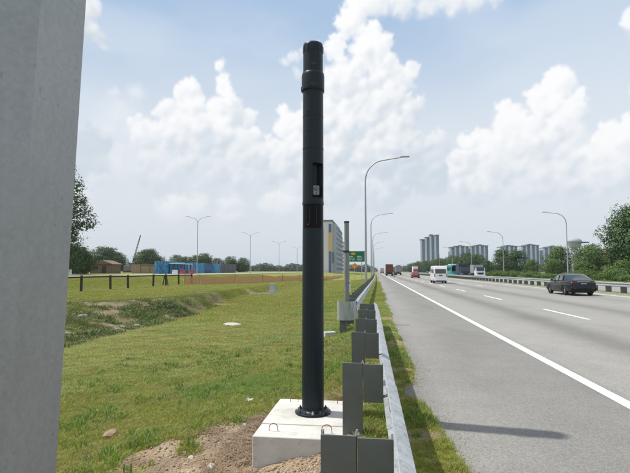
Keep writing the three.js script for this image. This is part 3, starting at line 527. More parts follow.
{ // orange safety netting
  const n = 64, a = new Uint8Array(n * n * 4); for (let j = 0; j < n; j++) for (let i = 0; i < n; i++) { const on = (i % 16 < 8 || j % 16 < 8) ? 255 : 0, k = (j * n + i) * 4; a[k] = a[k + 1] = a[k + 2] = on; a[k + 3] = 255; }
  const at = new THREE.DataTexture(a, n, n); at.wrapS = at.wrapT = THREE.RepeatWrapping; at.magFilter = THREE.LinearFilter; at.needsUpdate = true;
  const mat = std(col(0.55, 0.25, 0.17), 0.8, 0, { alphaMap: at, transparent: true, side: THREE.DoubleSide });
  const t = thing('safety_netting', 'long faded orange safety netting fence across the far end of the field', 'fence');
  const pts = [[-22, -53], [-20.8, -54.6], [-18, -59.6], [-16.2, -67], [-14.8, -75], [-13.5, -84], [-12.8, -100], [-12.3, -118], [-12, -139], [-11.6, -165]];
  for (let i = 0; i < pts.length - 1; i++) {
    const [x0, z0] = pts[i], [x1, z1] = pts[i + 1], L = Math.hypot(x1 - x0, z1 - z0), N = 10, pos = [], uv = [], idx = [];
    for (let k = 0; k <= N; k++) { const f = k / N, x = lerp(x0, x1, f) + 0.12 * Math.sin(f * 9 + i), z = lerp(z0, z1, f), y = terrain(x, z) + 0.02, sag = 0.12 * Math.sin(f * Math.PI) + 0.06 * hash2(k, i, 5); pos.push(x, y, z, x, y + 1.02 - sag, z); uv.push(f * L * 2.5, 0, f * L * 2.5, 2.5); if (k < N) { const q = k * 2; idx.push(q, q + 2, q + 1, q + 1, q + 2, q + 3); } }
    const g = new THREE.BufferGeometry(); g.setAttribute('position', new THREE.Float32BufferAttribute(pos, 3)); g.setAttribute('uv', new THREE.Float32BufferAttribute(uv, 2)); g.setIndex(idx); g.computeVertexNormals();
    part('net', g, mat, t); part('stake', cyl(0.03, 0.03, 1.3, x0, terrain(x0, z0) + 0.6, z0, 6), M.rust, t);
  }
}
function rockGeo(seed, r, flat = 0.6) { const g = new THREE.IcosahedronGeometry(r, 2), p = g.attributes.position, v = new THREE.Vector3(); for (let i = 0; i < p.count; i++) { v.fromBufferAttribute(p, i).normalize(); const k = 0.7 + 0.6 * fbm(v.x * 1.6 + seed * 3.1 + v.z, v.y * 1.6 + v.z * 1.3 + 5, 3, seed); p.setXYZ(i, v.x * r * k, v.y * r * k * flat, v.z * r * k * 0.85); } return toCreasedNormals(g, 0.5); }
{
  const s = thing('concrete_slab', 'pale broken concrete slab with a small cabinet in the far grass', 'concrete slab', [-11.2, terrain(-11.2, -46.6) - 0.02, -46.6]);
  part('slab', [rbox(3.9, 0.16, 1.0, 0, 0.05, 0.2, 0.03), rbox(1.6, 0.14, 0.7, -1.7, 0.04, 0.95, 0.03)], M.concreteDark, s);
  const c = thing('utility_cabinet', 'small pale grey utility cabinet standing on the far concrete slab', 'cabinet', [-10.2, terrain(-11.2, -46.6) + 0.105, -46.6]);
  part('body', rbox(0.55, 0.85, 0.45, 0, 0.43, 0, 0.02), std(col(0.36, 0.42, 0.46), 0.6), c); part('roof', rbox(0.62, 0.05, 0.52, 0, 0.875, 0, 0.015), M.galv, c); part('door', rbox(0.46, 0.7, 0.02, 0, 0.42, 0.231, 0.008), std(col(0.40, 0.46, 0.50), 0.6), c);
  const R = (x, z, r, mat, label, group, seed, flat) => { const m = single('rock', rockGeo(seed, r, flat), mat, label, 'rock', group); m.position.set(x, terrain(x, z) + r * 0.12, z); m.rotation.y = seed; return m; };
  const pale = std(col(0.55, 0.52, 0.46), 0.95, 0, { map: texConcrete }), brown = std(col(0.36, 0.25, 0.17), 1, 0, { map: texConcrete });
  R(-6.5, -21.2, 0.42, pale, 'flat pale rock lying alone in the middle of the field', undefined, 3, 0.22);
  R(-3.6, -6.25, 0.11, brown, 'reddish brown clod beside the dark soil streak in the grass', undefined, 5, 0.75);
  const rr = rng(77);
  const bankRock = std(col(0.30, 0.275, 0.225), 1, 0, { map: texConcrete });
  for (let k = 0; k < 18; k++) { const a = rr(), z = -17 - a * 14, x = k % 2 ? -12.3 - rr() * 1.2 : -12.6 - rr() * 4.5; R(x, z, 0.07 + rr() * 0.14, bankRock, 'pale rock lodged in the eroded far bank', 'rocks in the eroded bank', 20 + k, 0.55); }
  for (let k = 0; k < 26; k++) { const a = rr(), z = -3.6 - a * 3.0, x = -1.35 - rr() * 0.75 + (z + 5) * 0.22; R(x, z, 0.018 + rr() * 0.03, rr() > 0.5 ? pale : brown, 'loose stone on the bare soil beside the footing', 'loose stones beside the footing', 60 + k, 0.75); }
  const lit = single('litter', (() => { const g = new THREE.PlaneGeometry(0.10, 0.07, 4, 3), p = g.attributes.position; for (let i = 0; i < p.count; i++) p.setZ(i, 0.02 * Math.sin(i * 1.7)); g.rotateX(-1.2); g.computeVertexNormals(); return g; })(), std(col(0.8, 0.8, 0.8), 0.7, 0, { side: THREE.DoubleSide }), 'crumpled white scrap of litter in the grass behind the footing', 'litter'); lit.position.set(-1.9, terrain(-1.9, -7.1) + 0.05, -7.1);
  const bl = rbox(0.34, 0.16, 0.2, 0, 0.06, 0, 0.02); const cb = single('concrete_lump', bl, M.concrete, 'pale concrete lump beside the boxed guardrail end', 'concrete lump'); cb.position.set(-1.35, terrain(-1.35, -13.9) + 0.02, -13.9); cb.rotation.y = 0.4;
}

// ------------------------------------------------------------------ vehicles (front towards -z, origin on the road)
const toX = g => { g.rotateY(Math.PI / 2); return g; };          // outline x (front) -> -z
function wheelAt(parent, x, z, r, w) {
  const g = new THREE.Group(); g.name = 'wheel'; parent.add(g); g.position.set(x, r, z);
  const prof = [[r * 0.62, -w / 2], [r * 0.93, -w / 2], [r, -w / 2 + 0.03], [r, w / 2 - 0.03], [r * 0.93, w / 2], [r * 0.62, w / 2]].map(p => new THREE.Vector2(...p));
  const ty = new THREE.LatheGeometry(prof, 24); ty.rotateZ(Math.PI / 2); part('tyre', ty, M.tyre, g);
  const sp = [cyl(r * 0.62, r * 0.62, w * 0.5, 0, 0, 0, 20, 'x')]; for (let k = 0; k < 5; k++) { const b = box(w * 0.12, r * 0.52, r * 0.16, 0, r * 0.32, 0); b.rotateX(k / 5 * Math.PI * 2); b.translate(Math.sign(x) * w * 0.27, 0, 0); sp.push(b); }
  part('rim', sp, M.rim, g); return g;
}
function arcPts(cx, cy, r, from, to, n = 8) { const o = []; for (let i = 0; i <= n; i++) { const a = from + (to - from) * i / n; o.push([cx + Math.cos(a) * r, cy + Math.sin(a) * r]); } return o; }
function cabinLoft(st, belt, wb) { // stations [s, height, width factor]; returns faces sorted into glass and paint
  const sec = st.map(([s, h, k, b = belt]) => { const d = Math.max(0.004, h - b), w = wb * k, top = Math.min(1, d / 0.38), f = (q) => lerp(1, q, top); return [[-w, b], [-w * f(0.875), b + d * 0.72], [-w * f(0.80), b + d * 0.90], [-w * f(0.66), b + d * 0.975], [-w * f(0.34), b + d], [w * f(0.34), b + d], [w * f(0.66), b + d * 0.975], [w * f(0.80), b + d * 0.90], [w * f(0.875), b + d * 0.72], [w, b]].map(([x, y]) => [x, y, -s]); });
  const glass = [], paint = [], n = sec[0].length;
  for (let i = 0; i < sec.length - 1; i++) for (let j = 0; j < n - 1; j++) {
    const q = [sec[i][j], sec[i + 1][j], sec[i + 1][j + 1], sec[i][j + 1]], tri = [...q[0], ...q[1], ...q[2], ...q[0], ...q[2], ...q[3]];
    const side = j === 0 || j === n - 2, end = st[i][4], g = end ? (j > 0 && j < n - 2) : side; (g ? glass : paint).push(...tri);
  }
  const mk = (a) => { const g = new THREE.BufferGeometry(); g.setAttribute('position', new THREE.Float32BufferAttribute(a, 3)); return toCreasedNormals(g, 0.7); };
  return [mk(glass), mk(paint)];
}
function sedan(t, paint) {
  const ro = 0.35, out = [[-2.22, 0.28], [-2.30, 0.42], [-2.32, 0.55], [-2.28, 0.66], [-2.27, 0.80], [-2.22, 0.92], [-2.10, 0.985], [-1.9, 1.0], [-1.6, 0.995], [-1.2, 0.98], [-0.6, 0.965], [0, 0.955], [0.6, 0.945], [1.0, 0.93], [1.4, 0.88], [1.8, 0.81], [2.06, 0.73], [2.2, 0.62], [2.25, 0.48], [2.22, 0.34], [2.1, 0.24], ...arcPts(1.38, 0.26, ro, 0, Math.PI, 12), [0.9, 0.2], [0, 0.2], [-0.8, 0.2], ...arcPts(-1.30, 0.26, ro, 0, Math.PI, 12), [-2.0, 0.26]];
  const bg = toX(extr(out, 1.77, 0.15, 6)), bp = bg.attributes.position;
  for (let i = 0; i < bp.count; i++) { const y = bp.getY(i), z = bp.getZ(i), e = Math.max(0, Math.abs(z) - 1.5) / 0.8; bp.setX(i, bp.getX(i) * (1 - 0.07 * Math.max(0, (y - 0.6) / 0.4) ** 1.6 - 0.11 * e * e)); }
  bg.computeVertexNormals(); part('body', toCreasedNormals(bg, 0.75), paint, t);
  part('underbody', box(1.45, 0.16, 3.9, 0, 0.27, 0), M.trim, t);
  const [gl, pt] = cabinLoft([[-1.78, 0.99, 0.9, 0.975, true], [-1.45, 1.16, 0.97, 0.965, true], [-1.08, 1.335, 1.0], [-0.82, 1.392, 1.0], [-0.4, 1.42, 1.0], [0.0, 1.418, 1.0], [0.28, 1.37, 0.995, 0.94, true], [0.7, 1.155, 0.99, 0.935, true], [1.1, 0.935, 0.96, 0.925, true]], 0.955, 0.80);
  part('cabin_glass', gl, M.glass, t); part('roof', pt, paint, t);
  for (const s of [-1, 1]) {
    part('pillar', bar([s * 0.802, 0.95, 0.2], [s * 0.70, 1.31, 0.25], 0.03), M.trim, t); part('pillar', bar([s * 0.80, 0.96, 1.02], [s * 0.705, 1.27, 0.95], 0.05), paint, t);
    part('mirror', rbox(0.17, 0.12, 0.1, s * 0.93, 0.98, -0.66, 0.045, 3), paint, t);
    part('tail_light', rbox(0.33, 0.14, 0.10, s * 0.585, 0.80, 2.205, 0.04, 3), M.tail, t); part('headlight', rbox(0.36, 0.13, 0.1, s * 0.56, 0.64, -2.13, 0.04), M.head, t);
    part('door_handle', box(0.012, 0.03, 0.15, s * 0.872, 0.80, 0.62), M.chrome, t); part('door_handle', box(0.012, 0.03, 0.15, s * 0.872, 0.80, -0.38), M.chrome, t);
    part('side_moulding', rbox(0.02, 0.05, 2.2, s * 0.882, 0.52, 0.05, 0.008), M.trim, t); part('window_trim', box(0.012, 0.022, 2.3, s * 0.805, 0.962, 0.25), M.chrome, t);
    wheelAt(t, s * 0.76, -1.38, 0.31, 0.2); wheelAt(t, s * 0.76, 1.30, 0.31, 0.2);
  }
  part('chrome_strip', rbox(0.80, 0.045, 0.03, 0, 0.895, 2.238, 0.012), M.chrome, t); part('number_plate', box(0.46, 0.12, 0.012, 0, 0.78, 2.272), M.plate, t); part('plate_text', box(0.36, 0.045, 0.006, 0, 0.78, 2.281), M.head, t);
  const rb = rbox(1.60, 0.2, 0.16, 0, 0.47, 2.25, 0.07, 3); part('rear_bumper', rb, paint, t); for (const s of [-1, 1]) part('reflector', box(0.12, 0.03, 0.02, s * 0.56, 0.47, 2.328), M.tail, t);
  part('exhaust', cyl(0.03, 0.03, 0.2, 0.5, 0.25, 2.2, 10, 'z'), M.steelDark, t);
}
function minivan(t, paint) {
  const ro = 0.37, out = [[-2.34, 0.30], [-2.36, 0.55], [-2.33, 1.1], [-2.26, 1.9], [-2.16, 2.2], [-1.9, 2.27], [1.0, 2.27], [1.35, 2.15], [1.95, 1.25], [2.28, 1.0], [2.34, 0.6], [2.3, 0.3], ...arcPts(1.5, 0.3, ro, 0, Math.PI), ...arcPts(-1.25, 0.3, ro, 0, Math.PI)];
  part('body', toX(extr(out, 1.70, 0.11, 4)), paint, t);
  part('underbody', box(1.45, 0.2, 4.2, 0, 0.3, 0), M.trim, t);
  const rw = rbox(1.34, 0.56, 0.03, 0, 0, 0, 0.012); rw.rotateX(-0.085); rw.translate(0, 1.56, 2.315); part('rear_window', rw, M.glass, t);
  for (const s of [-1, 1]) {
    for (const [z, w] of [[1.35, 1.2], [0.0, 1.2], [-1.0, 0.6]]) part('side_window', rbox(0.02, 0.52, w, s * 0.848, 1.55, z, 0.008), M.glass, t);
    part('tail_light', rbox(0.10, 0.44, 0.05, s * 0.755, 1.05, 2.34, 0.02), M.tail, t); part('mirror', rbox(0.18, 0.28, 0.1, s * 0.97, 1.35, -1.65, 0.03), paint, t);
    part('door_seam', box(0.008, 1.5, 0.014, s * 0.8505, 1.1, -0.62), M.trim, t);
    wheelAt(t, s * 0.74, -1.5, 0.33, 0.2); wheelAt(t, s * 0.74, 1.25, 0.33, 0.2);
  }
  part('windscreen', (() => { const g = rbox(1.4, 0.9, 0.02, 0, 0, 0, 0.008); g.rotateX(0.59); g.translate(0, 1.68, -1.68); return g; })(), M.glass, t);
  part('number_plate', box(0.44, 0.12, 0.014, 0, 1.0, 2.368), M.plate, t); part('rear_bumper', rbox(1.66, 0.24, 0.16, 0, 0.44, 2.34, 0.05, 3), paint, t);
  part('bumper_trim', box(1.2, 0.06, 0.02, 0, 0.36, 2.425), M.trim, t); part('roof_rib', [box(0.03, 0.02, 2.6, 0.4, 2.275, 0.3), box(0.03, 0.02, 2.6, -0.4, 2.275, 0.3)], paint, t); part('tailgate_handle', box(0.3, 0.05, 0.02, 0, 1.16, 2.352), M.chrome, t);
}
function lorry(t, o) { // box or tipper lorry; o: cab, cargo, H (cargo top), L
  const { cab, cargo, H = 3.6, L = 8, W = 2.4, slat = true } = o, back = L / 2;
  part('chassis', [box(0.9, 0.25, L - 0.3, 0, 0.85, 0), box(W * 0.9, 0.12, 0.12, 0, 0.72, back - 0.05)], M.steelDark, t);
  const body = part('cargo_body', rbox(W, H - 1.15, L - 2.3, 0, 1.15 + (H - 1.15) / 2, 1.15, 0.03), cargo, t);
  if (slat) for (const x of [-0.42, 0, 0.42].map(v => v * W)) part('rib', box(0.1, H - 1.25, 0.06, x, 1.15 + (H - 1.15) / 2, back + 0.02), cargo, body);
  if (slat) for (const y of [1.4, H - 0.18]) part('rib', box(W - 0.05, 0.12, 0.05, 0, y, back + 0.045), cargo, body);
  const c = [[-0.95, 0.62], [-0.95, H > 3 ? 2.55 : 2.2], [0.62, H > 3 ? 2.6 : 2.25], [0.9, 1.55], [1.0, 0.62]];
  const cg = toX(extr(c, W - 0.1, 0.08, 3)); cg.translate(0, 0, -back + 1.05); part('cab', cg, cab, t);
  const ws = rbox(W - 0.4, 0.85, 0.03, 0, 0, 0, 0.012); ws.rotateX(0.28); ws.translate(0, 1.98, -back + 0.27); part('windscreen', ws, M.glass, t);
  part('grille', rbox(W - 0.7, 0.42, 0.06, 0, 1.05, -back + 0.06, 0.02), M.trim, t); part('front_bumper', rbox(W - 0.06, 0.3, 0.16, 0, 0.6, -back + 0.02, 0.05), cab, t);
  for (const s of [-1, 1]) {
    part('headlight', rbox(0.32, 0.18, 0.06, s * (W / 2 - 0.35), 0.92, -back + 0.03, 0.03), M.head, t); part('tail_light', box(0.3, 0.12, 0.05, s * (W / 2 - 0.3), 0.86, back + 0.02), M.tail, t);
    part('side_window', rbox(0.03, 0.6, 0.8, s * (W / 2 - 0.055), 1.95, -back + 1.0, 0.01), M.glass, t); part('mudguard', box(0.55, 0.5, 0.03, s * (W / 2 - 0.32), 0.55, back - 0.35), M.trim, t);
    part('mirror', rbox(0.12, 0.36, 0.12, s * (W / 2 + 0.12), 2.05, -back + 0.5, 0.03), M.trim, t);
    wheelAt(t, s * (W / 2 - 0.2), -back + 1.3, 0.48, 0.3); wheelAt(t, s * (W / 2 - 0.3), back - 1.3, 0.48, 0.5);
  }
}
function coach(t, paint) {
  const out = [[-5.5, 0.4], [-5.5, 3.0], [-5.3, 3.22], [5.2, 3.22], [5.45, 3.0], [5.55, 1.4], [5.55, 0.4]];
  part('body', toX(extr(out, 2.5, 0.12, 4)), paint, t); part('roof_unit', rbox(1.8, 0.25, 3, 0, 3.34, 0.5, 0.08), std(col(0.7, 0.72, 0.72), 0.5), t);
  const ws = rbox(2.25, 1.55, 0.05, 0, 2.05, -5.52, 0.02); part('windscreen', ws, M.glass, t); part('destination_panel', box(1.6, 0.26, 0.04, 0, 2.98, -5.53), M.trim, t); part('bumper', rbox(2.46, 0.4, 0.2, 0, 0.6, -5.5, 0.08), paint, t);
  for (const s of [-1, 1]) { for (let k = 0; k < 6; k++) part('side_window', rbox(0.04, 0.95, 1.55, s * 1.245, 2.15, -3.9 + k * 1.68, 0.015), M.glass, t); part('headlight', rbox(0.36, 0.2, 0.06, s * 0.92, 0.95, -5.54, 0.03), M.head, t); part('mirror', rbox(0.14, 0.4, 0.16, s * 1.38, 2.3, -5.6, 0.04), M.trim, t); wheelAt(t, s * 1.08, -3.2, 0.5, 0.3); wheelAt(t, s * 1.08, 3.2, 0.5, 0.3); }
}
{
  const s = thing('saloon_car', 'glossy black four-door saloon car passing the median guardrail', 'car', [13.2, 0.002, -34.9]); sedan(s, carPaint(0.007, 0.010, 0.013));
  const v = thing('minivan', 'white high-roof van driving away in the middle lane', 'van', [8.25, 0.002, -65.5]); minivan(v, carPaint(0.78, 0.79, 0.80));
  const r = thing('saloon_car', 'small red car driving away beyond the white van', 'car', [8.9, 0.002, -112]); sedan(r, carPaint(0.28, 0.03, 0.035));
  const b = thing('lorry', 'rust red high-sided lorry driving away in the slow lane', 'lorry', [4.35, 0.002, -164]); lorry(b, { cab: std(col(0.2, 0.06, 0.04), 0.6), cargo: std(col(0.20, 0.062, 0.036), 0.8, 0, { map: texStain }), H: 3.85 });
  const g = thing('lorry', 'grey lorry ahead of the motorcyclist in the next lane', 'lorry', [8.6, 0.002, -192]); lorry(g, { cab: std(col(0.3, 0.3, 0.3), 0.6), cargo: std(col(0.26, 0.26, 0.25), 0.7), H: 3.5 });
  const bus = thing('bus', 'turquoise bus coming towards us beyond the median guardrail', 'bus', [20.6, 0.005, -133], Math.PI); coach(bus, carPaint(0.02, 0.33, 0.36));
  const d = thing('lorry', 'dark blue lorry following the white-cabbed lorry in the opposite lanes', 'lorry', [21.2, 0.005, -121], Math.PI); lorry(d, { cab: std(col(0.02, 0.03, 0.06), 0.4), cargo: std(col(0.03, 0.035, 0.05), 0.6), H: 3.3, L: 7 });
  const w = thing('lorry', 'white-cabbed small lorry with grey box coming towards us', 'lorry', [21.8, 0.005, -107], Math.PI); lorry(w, { cab: carPaint(0.75, 0.76, 0.78), cargo: std(col(0.25, 0.25, 0.25), 0.6), H: 2.9, L: 6, W: 2.0, slat: false });
  const rw = thing('lorry', 'far red-cabbed lorry with white box in the opposite lanes', 'lorry', [19.6, 0.005, -246], Math.PI); lorry(rw, { cab: std(col(0.5, 0.05, 0.04), 0.4), cargo: std(col(0.75, 0.75, 0.75), 0.6), H: 3.9 });
  const far = thing('saloon_car', 'tiny far-off dark car on the opposite lanes near the tree line', 'car', [21, 0.005, -200], Math.PI); sedan(far, carPaint(0.05, 0.06, 0.07));
  const fb = thing('lorry', 'tiny far-off pale lorry ahead of the rust red lorry', 'lorry', [4.0, 0.002, -330]); lorry(fb, { cab: std(col(0.5, 0.5, 0.5), 0.5), cargo: std(col(0.55, 0.45, 0.42), 0.6), H: 3.6 });
}
{ // motorcyclist, seen from behind
  const m = thing('motorcycle', 'small dark motorcycle ridden along the slow lane edge', 'motorcycle', [4.32, 0.002, -118]);
  for (const z of [-0.62, 0.6]) { const g = new THREE.TorusGeometry(0.25, 0.05, 8, 20); g.rotateY(Math.PI / 2); g.translate(0, 0.3, z); part('wheel', g, M.tyre, m); }
  part('frame', [bar([0, 0.3, 0.6], [0, 0.62, 0.1], 0.05), bar([0, 0.62, 0.1], [0, 0.75, -0.35], 0.06), bar([0, 0.95, -0.4], [0, 0.3, -0.62], 0.03), rbox(0.2, 0.25, 0.35, 0, 0.42, 0.0, 0.05)], M.steelDark, m);
  part('seat', rbox(0.26, 0.1, 0.7, 0, 0.76, 0.22, 0.04), M.trim, m); part('handlebar', bar([-0.33, 1.0, -0.38], [0.33, 1.0, -0.38], 0.018), M.steelDark, m); part('tail_light', rbox(0.14, 0.08, 0.06, 0, 0.74, 0.62, 0.02), M.tail, m); part('rear_mudguard', rbox(0.12, 0.04, 0.4, 0, 0.62, 0.6, 0.015), M.trim, m);
  // rider: one continuous surface from tapered capsules
  const J = [[[0, 0.86, 0.22], [0, 1.12, 0.17], 0.15, 0.15], [[0, 1.12, 0.17], [0, 1.36, 0.08], 0.15, 0.17], [[0, 1.36, 0.08], [0, 1.5, 0.04], 0.07, 0.06],
    [[0, 1.57, 0.03], [0, 1.64, 0.02], 0.12, 0.12]];
  for (const s of [-1, 1]) J.push([[s * 0.19, 1.36, 0.06], [s * 0.34, 1.16, -0.1], 0.06, 0.05], [[s * 0.34, 1.16, -0.1], [s * 0.3, 1.02, -0.36], 0.048, 0.04], [[s * 0.09, 0.86, 0.2], [s * 0.24, 0.74, -0.2], 0.095, 0.075], [[s * 0.24, 0.74, -0.2], [s * 0.22, 0.36, 0.02], 0.068, 0.05], [[s * 0.22, 0.33, 0.04], [s * 0.23, 0.31, -0.14], 0.045, 0.035]);
  const N = 44, mc = new MarchingCubes(N, M.trim, false, false, 60000); mc.isolation = 0; const C = [0, 1.0, 0], Hs = 0.82;
  const P = new THREE.Vector3(), A = new THREE.Vector3(), B = new THREE.Vector3();
  for (let k = 0; k < N; k++) for (let j = 0; j < N; j++) for (let i = 0; i < N; i++) {
    P.set((i - N / 2) / (N / 2) * Hs + C[0], (j - N / 2) / (N / 2) * Hs + C[1], (k - N / 2) / (N / 2) * Hs + C[2]); let d = 9;
    for (const [a, b, r0, r1] of J) { A.set(...a); B.set(...b); const ab = B.clone().sub(A), tt = clamp(P.clone().sub(A).dot(ab) / ab.lengthSq()), q = P.distanceTo(A.addScaledVector(ab, tt)) - lerp(r0, r1, tt), h = Math.max(0.04 - Math.abs(d - q), 0) / 0.04; d = Math.min(d, q) - h * h * 0.01; }
    mc.field[k * N * N + j * N + i] = -d;
  }
  mc.update(); const cnt = mc.count, g = new THREE.BufferGeometry(); g.setAttribute('position', new THREE.BufferAttribute(mc.positionArray.slice(0, cnt * 3), 3)); g.setAttribute('normal', new THREE.BufferAttribute(mc.normalArray.slice(0, cnt * 3), 3)); g.scale(Hs, Hs, Hs); g.translate(...C);
  const p = thing('person', 'motorcyclist in dark clothes and helmet seen from behind', 'person', [4.32, 0.002, -118]);
  part('body', g, std(col(0.03, 0.032, 0.04), 0.9), p); part('helmet', (() => { const h = new THREE.SphereGeometry(0.15, 16, 12); h.scale(0.95, 1.05, 1.1); h.translate(0, 1.62, 0.02); return h; })(), std(col(0.05, 0.05, 0.055), 0.3), p);
}

// ------------------------------------------------------------------ trees
const leafMat = new THREE.MeshStandardMaterial({ color: 0xffffff, vertexColors: true, roughness: 0.75, side: THREE.DoubleSide });
function crownGeo(seed, lobes, count, size, base, vary = 0.55) {
  const r = rng(seed), pos = [], cl = [], nrm = []; const wt = lobes.map(l => (l[3] * l[4]) ** 1.0), tot = wt.reduce((a, b) => a + b, 0);
  const v = new THREE.Vector3(), n = new THREE.Vector3(), u = new THREE.Vector3(), w = new THREE.Vector3();
  for (let q = 0; q < count; q++) {
    let x = r() * tot, li = 0; while (x > wt[li] && li < lobes.length - 1) { x -= wt[li]; li++; }
    const [lx, ly, lz, rh, rv] = lobes[li];
    v.set(r() - 0.5, r() - 0.5, r() - 0.5).normalize();
    const bump = 0.5 + 0.95 * fbm(v.x * 2.5 + li * 7 + v.z * 1.3, v.y * 2.5 + v.z * 2, 3, seed);
    const k = (0.45 + 0.55 * Math.pow(r(), 0.45)) * bump * (r() < 0.16 ? 1 + 0.42 * r() : 1); const px = lx + v.x * rh * k, py = ly + v.y * rv * k, pz = lz + v.z * rh * k;
    n.copy(v).multiplyScalar(0.7).add(u.set(r() - 0.5, r() - 0.1, r() - 0.5)).normalize();
    u.set(r() - 0.5, r() - 0.5, r() - 0.5).cross(n).normalize(); w.crossVectors(n, u);
    const s = size * (0.55 + 0.9 * r()), l = s * 1.35, d = -0.2 * s;
    const a = [px - u.x * l, py - u.y * l + d, pz - u.z * l], b = [px + w.x * s * 0.6, py + w.y * s * 0.6, pz + w.z * s * 0.6], c = [px + u.x * l, py + u.y * l + d, pz + u.z * l], e = [px - w.x * s * 0.6, py - w.y * s * 0.6, pz - w.z * s * 0.6];
    pos.push(...a, ...b, ...c, ...a, ...c, ...e);
    const t = 1 + vary * (r() - 0.5) + vary * 0.7 * (hash2(li, seed, 2) - 0.5), yl = 0.25 * (r() - 0.4); const cc = [base[0] * t * (1 + yl), base[1] * t, base[2] * t]; for (let i = 0; i < 6; i++) cl.push(...cc);
  }
  const g = new THREE.BufferGeometry(); g.setAttribute('position', new THREE.Float32BufferAttribute(pos, 3)); g.setAttribute('color', new THREE.Float32BufferAttribute(cl, 3)); g.computeVertexNormals(); return g;
}
function treeParts(t, seed, H, R, count, size, base, o = {}) {
  const { clear = 0.25, nl = 16, squash = 0.85 } = o, r = rng(seed), lobes = [];
  for (let k = 0; k < nl; k++) { const a = k * 2.4 + r(), f = (k + 0.5) / nl, y = H * lerp(clear, 0.93, f), env = Math.sin(Math.PI * clamp(0.12 + 0.83 * f)) ** 0.7, rr = R * (0.22 + 0.28 * r()), d = Math.max(0, R * env - rr * 0.6) * (0.55 + 0.45 * r()); lobes.push([Math.cos(a) * d, Math.min(y, H - rr * squash), Math.sin(a) * d, rr, rr * squash]); }
  const tr = [bar([0, -0.3, 0], [0.04 * H * (r() - 0.5), H * 0.5, 0], H * 0.022 + 0.05, H * 0.012, 8)];
  for (let k = 0; k < nl; k += 2) { const l = lobes[k]; tr.push(bar([0, H * (clear * 0.6 + 0.25 * r()), 0], [l[0] * 0.85, l[1], l[2] * 0.85], H * 0.009, H * 0.003, 5)); }
  part('trunk', tr, M.bark, t); part('crown', crownGeo(seed, lobes, count, size, base, o.vary), leafMat, t);
}
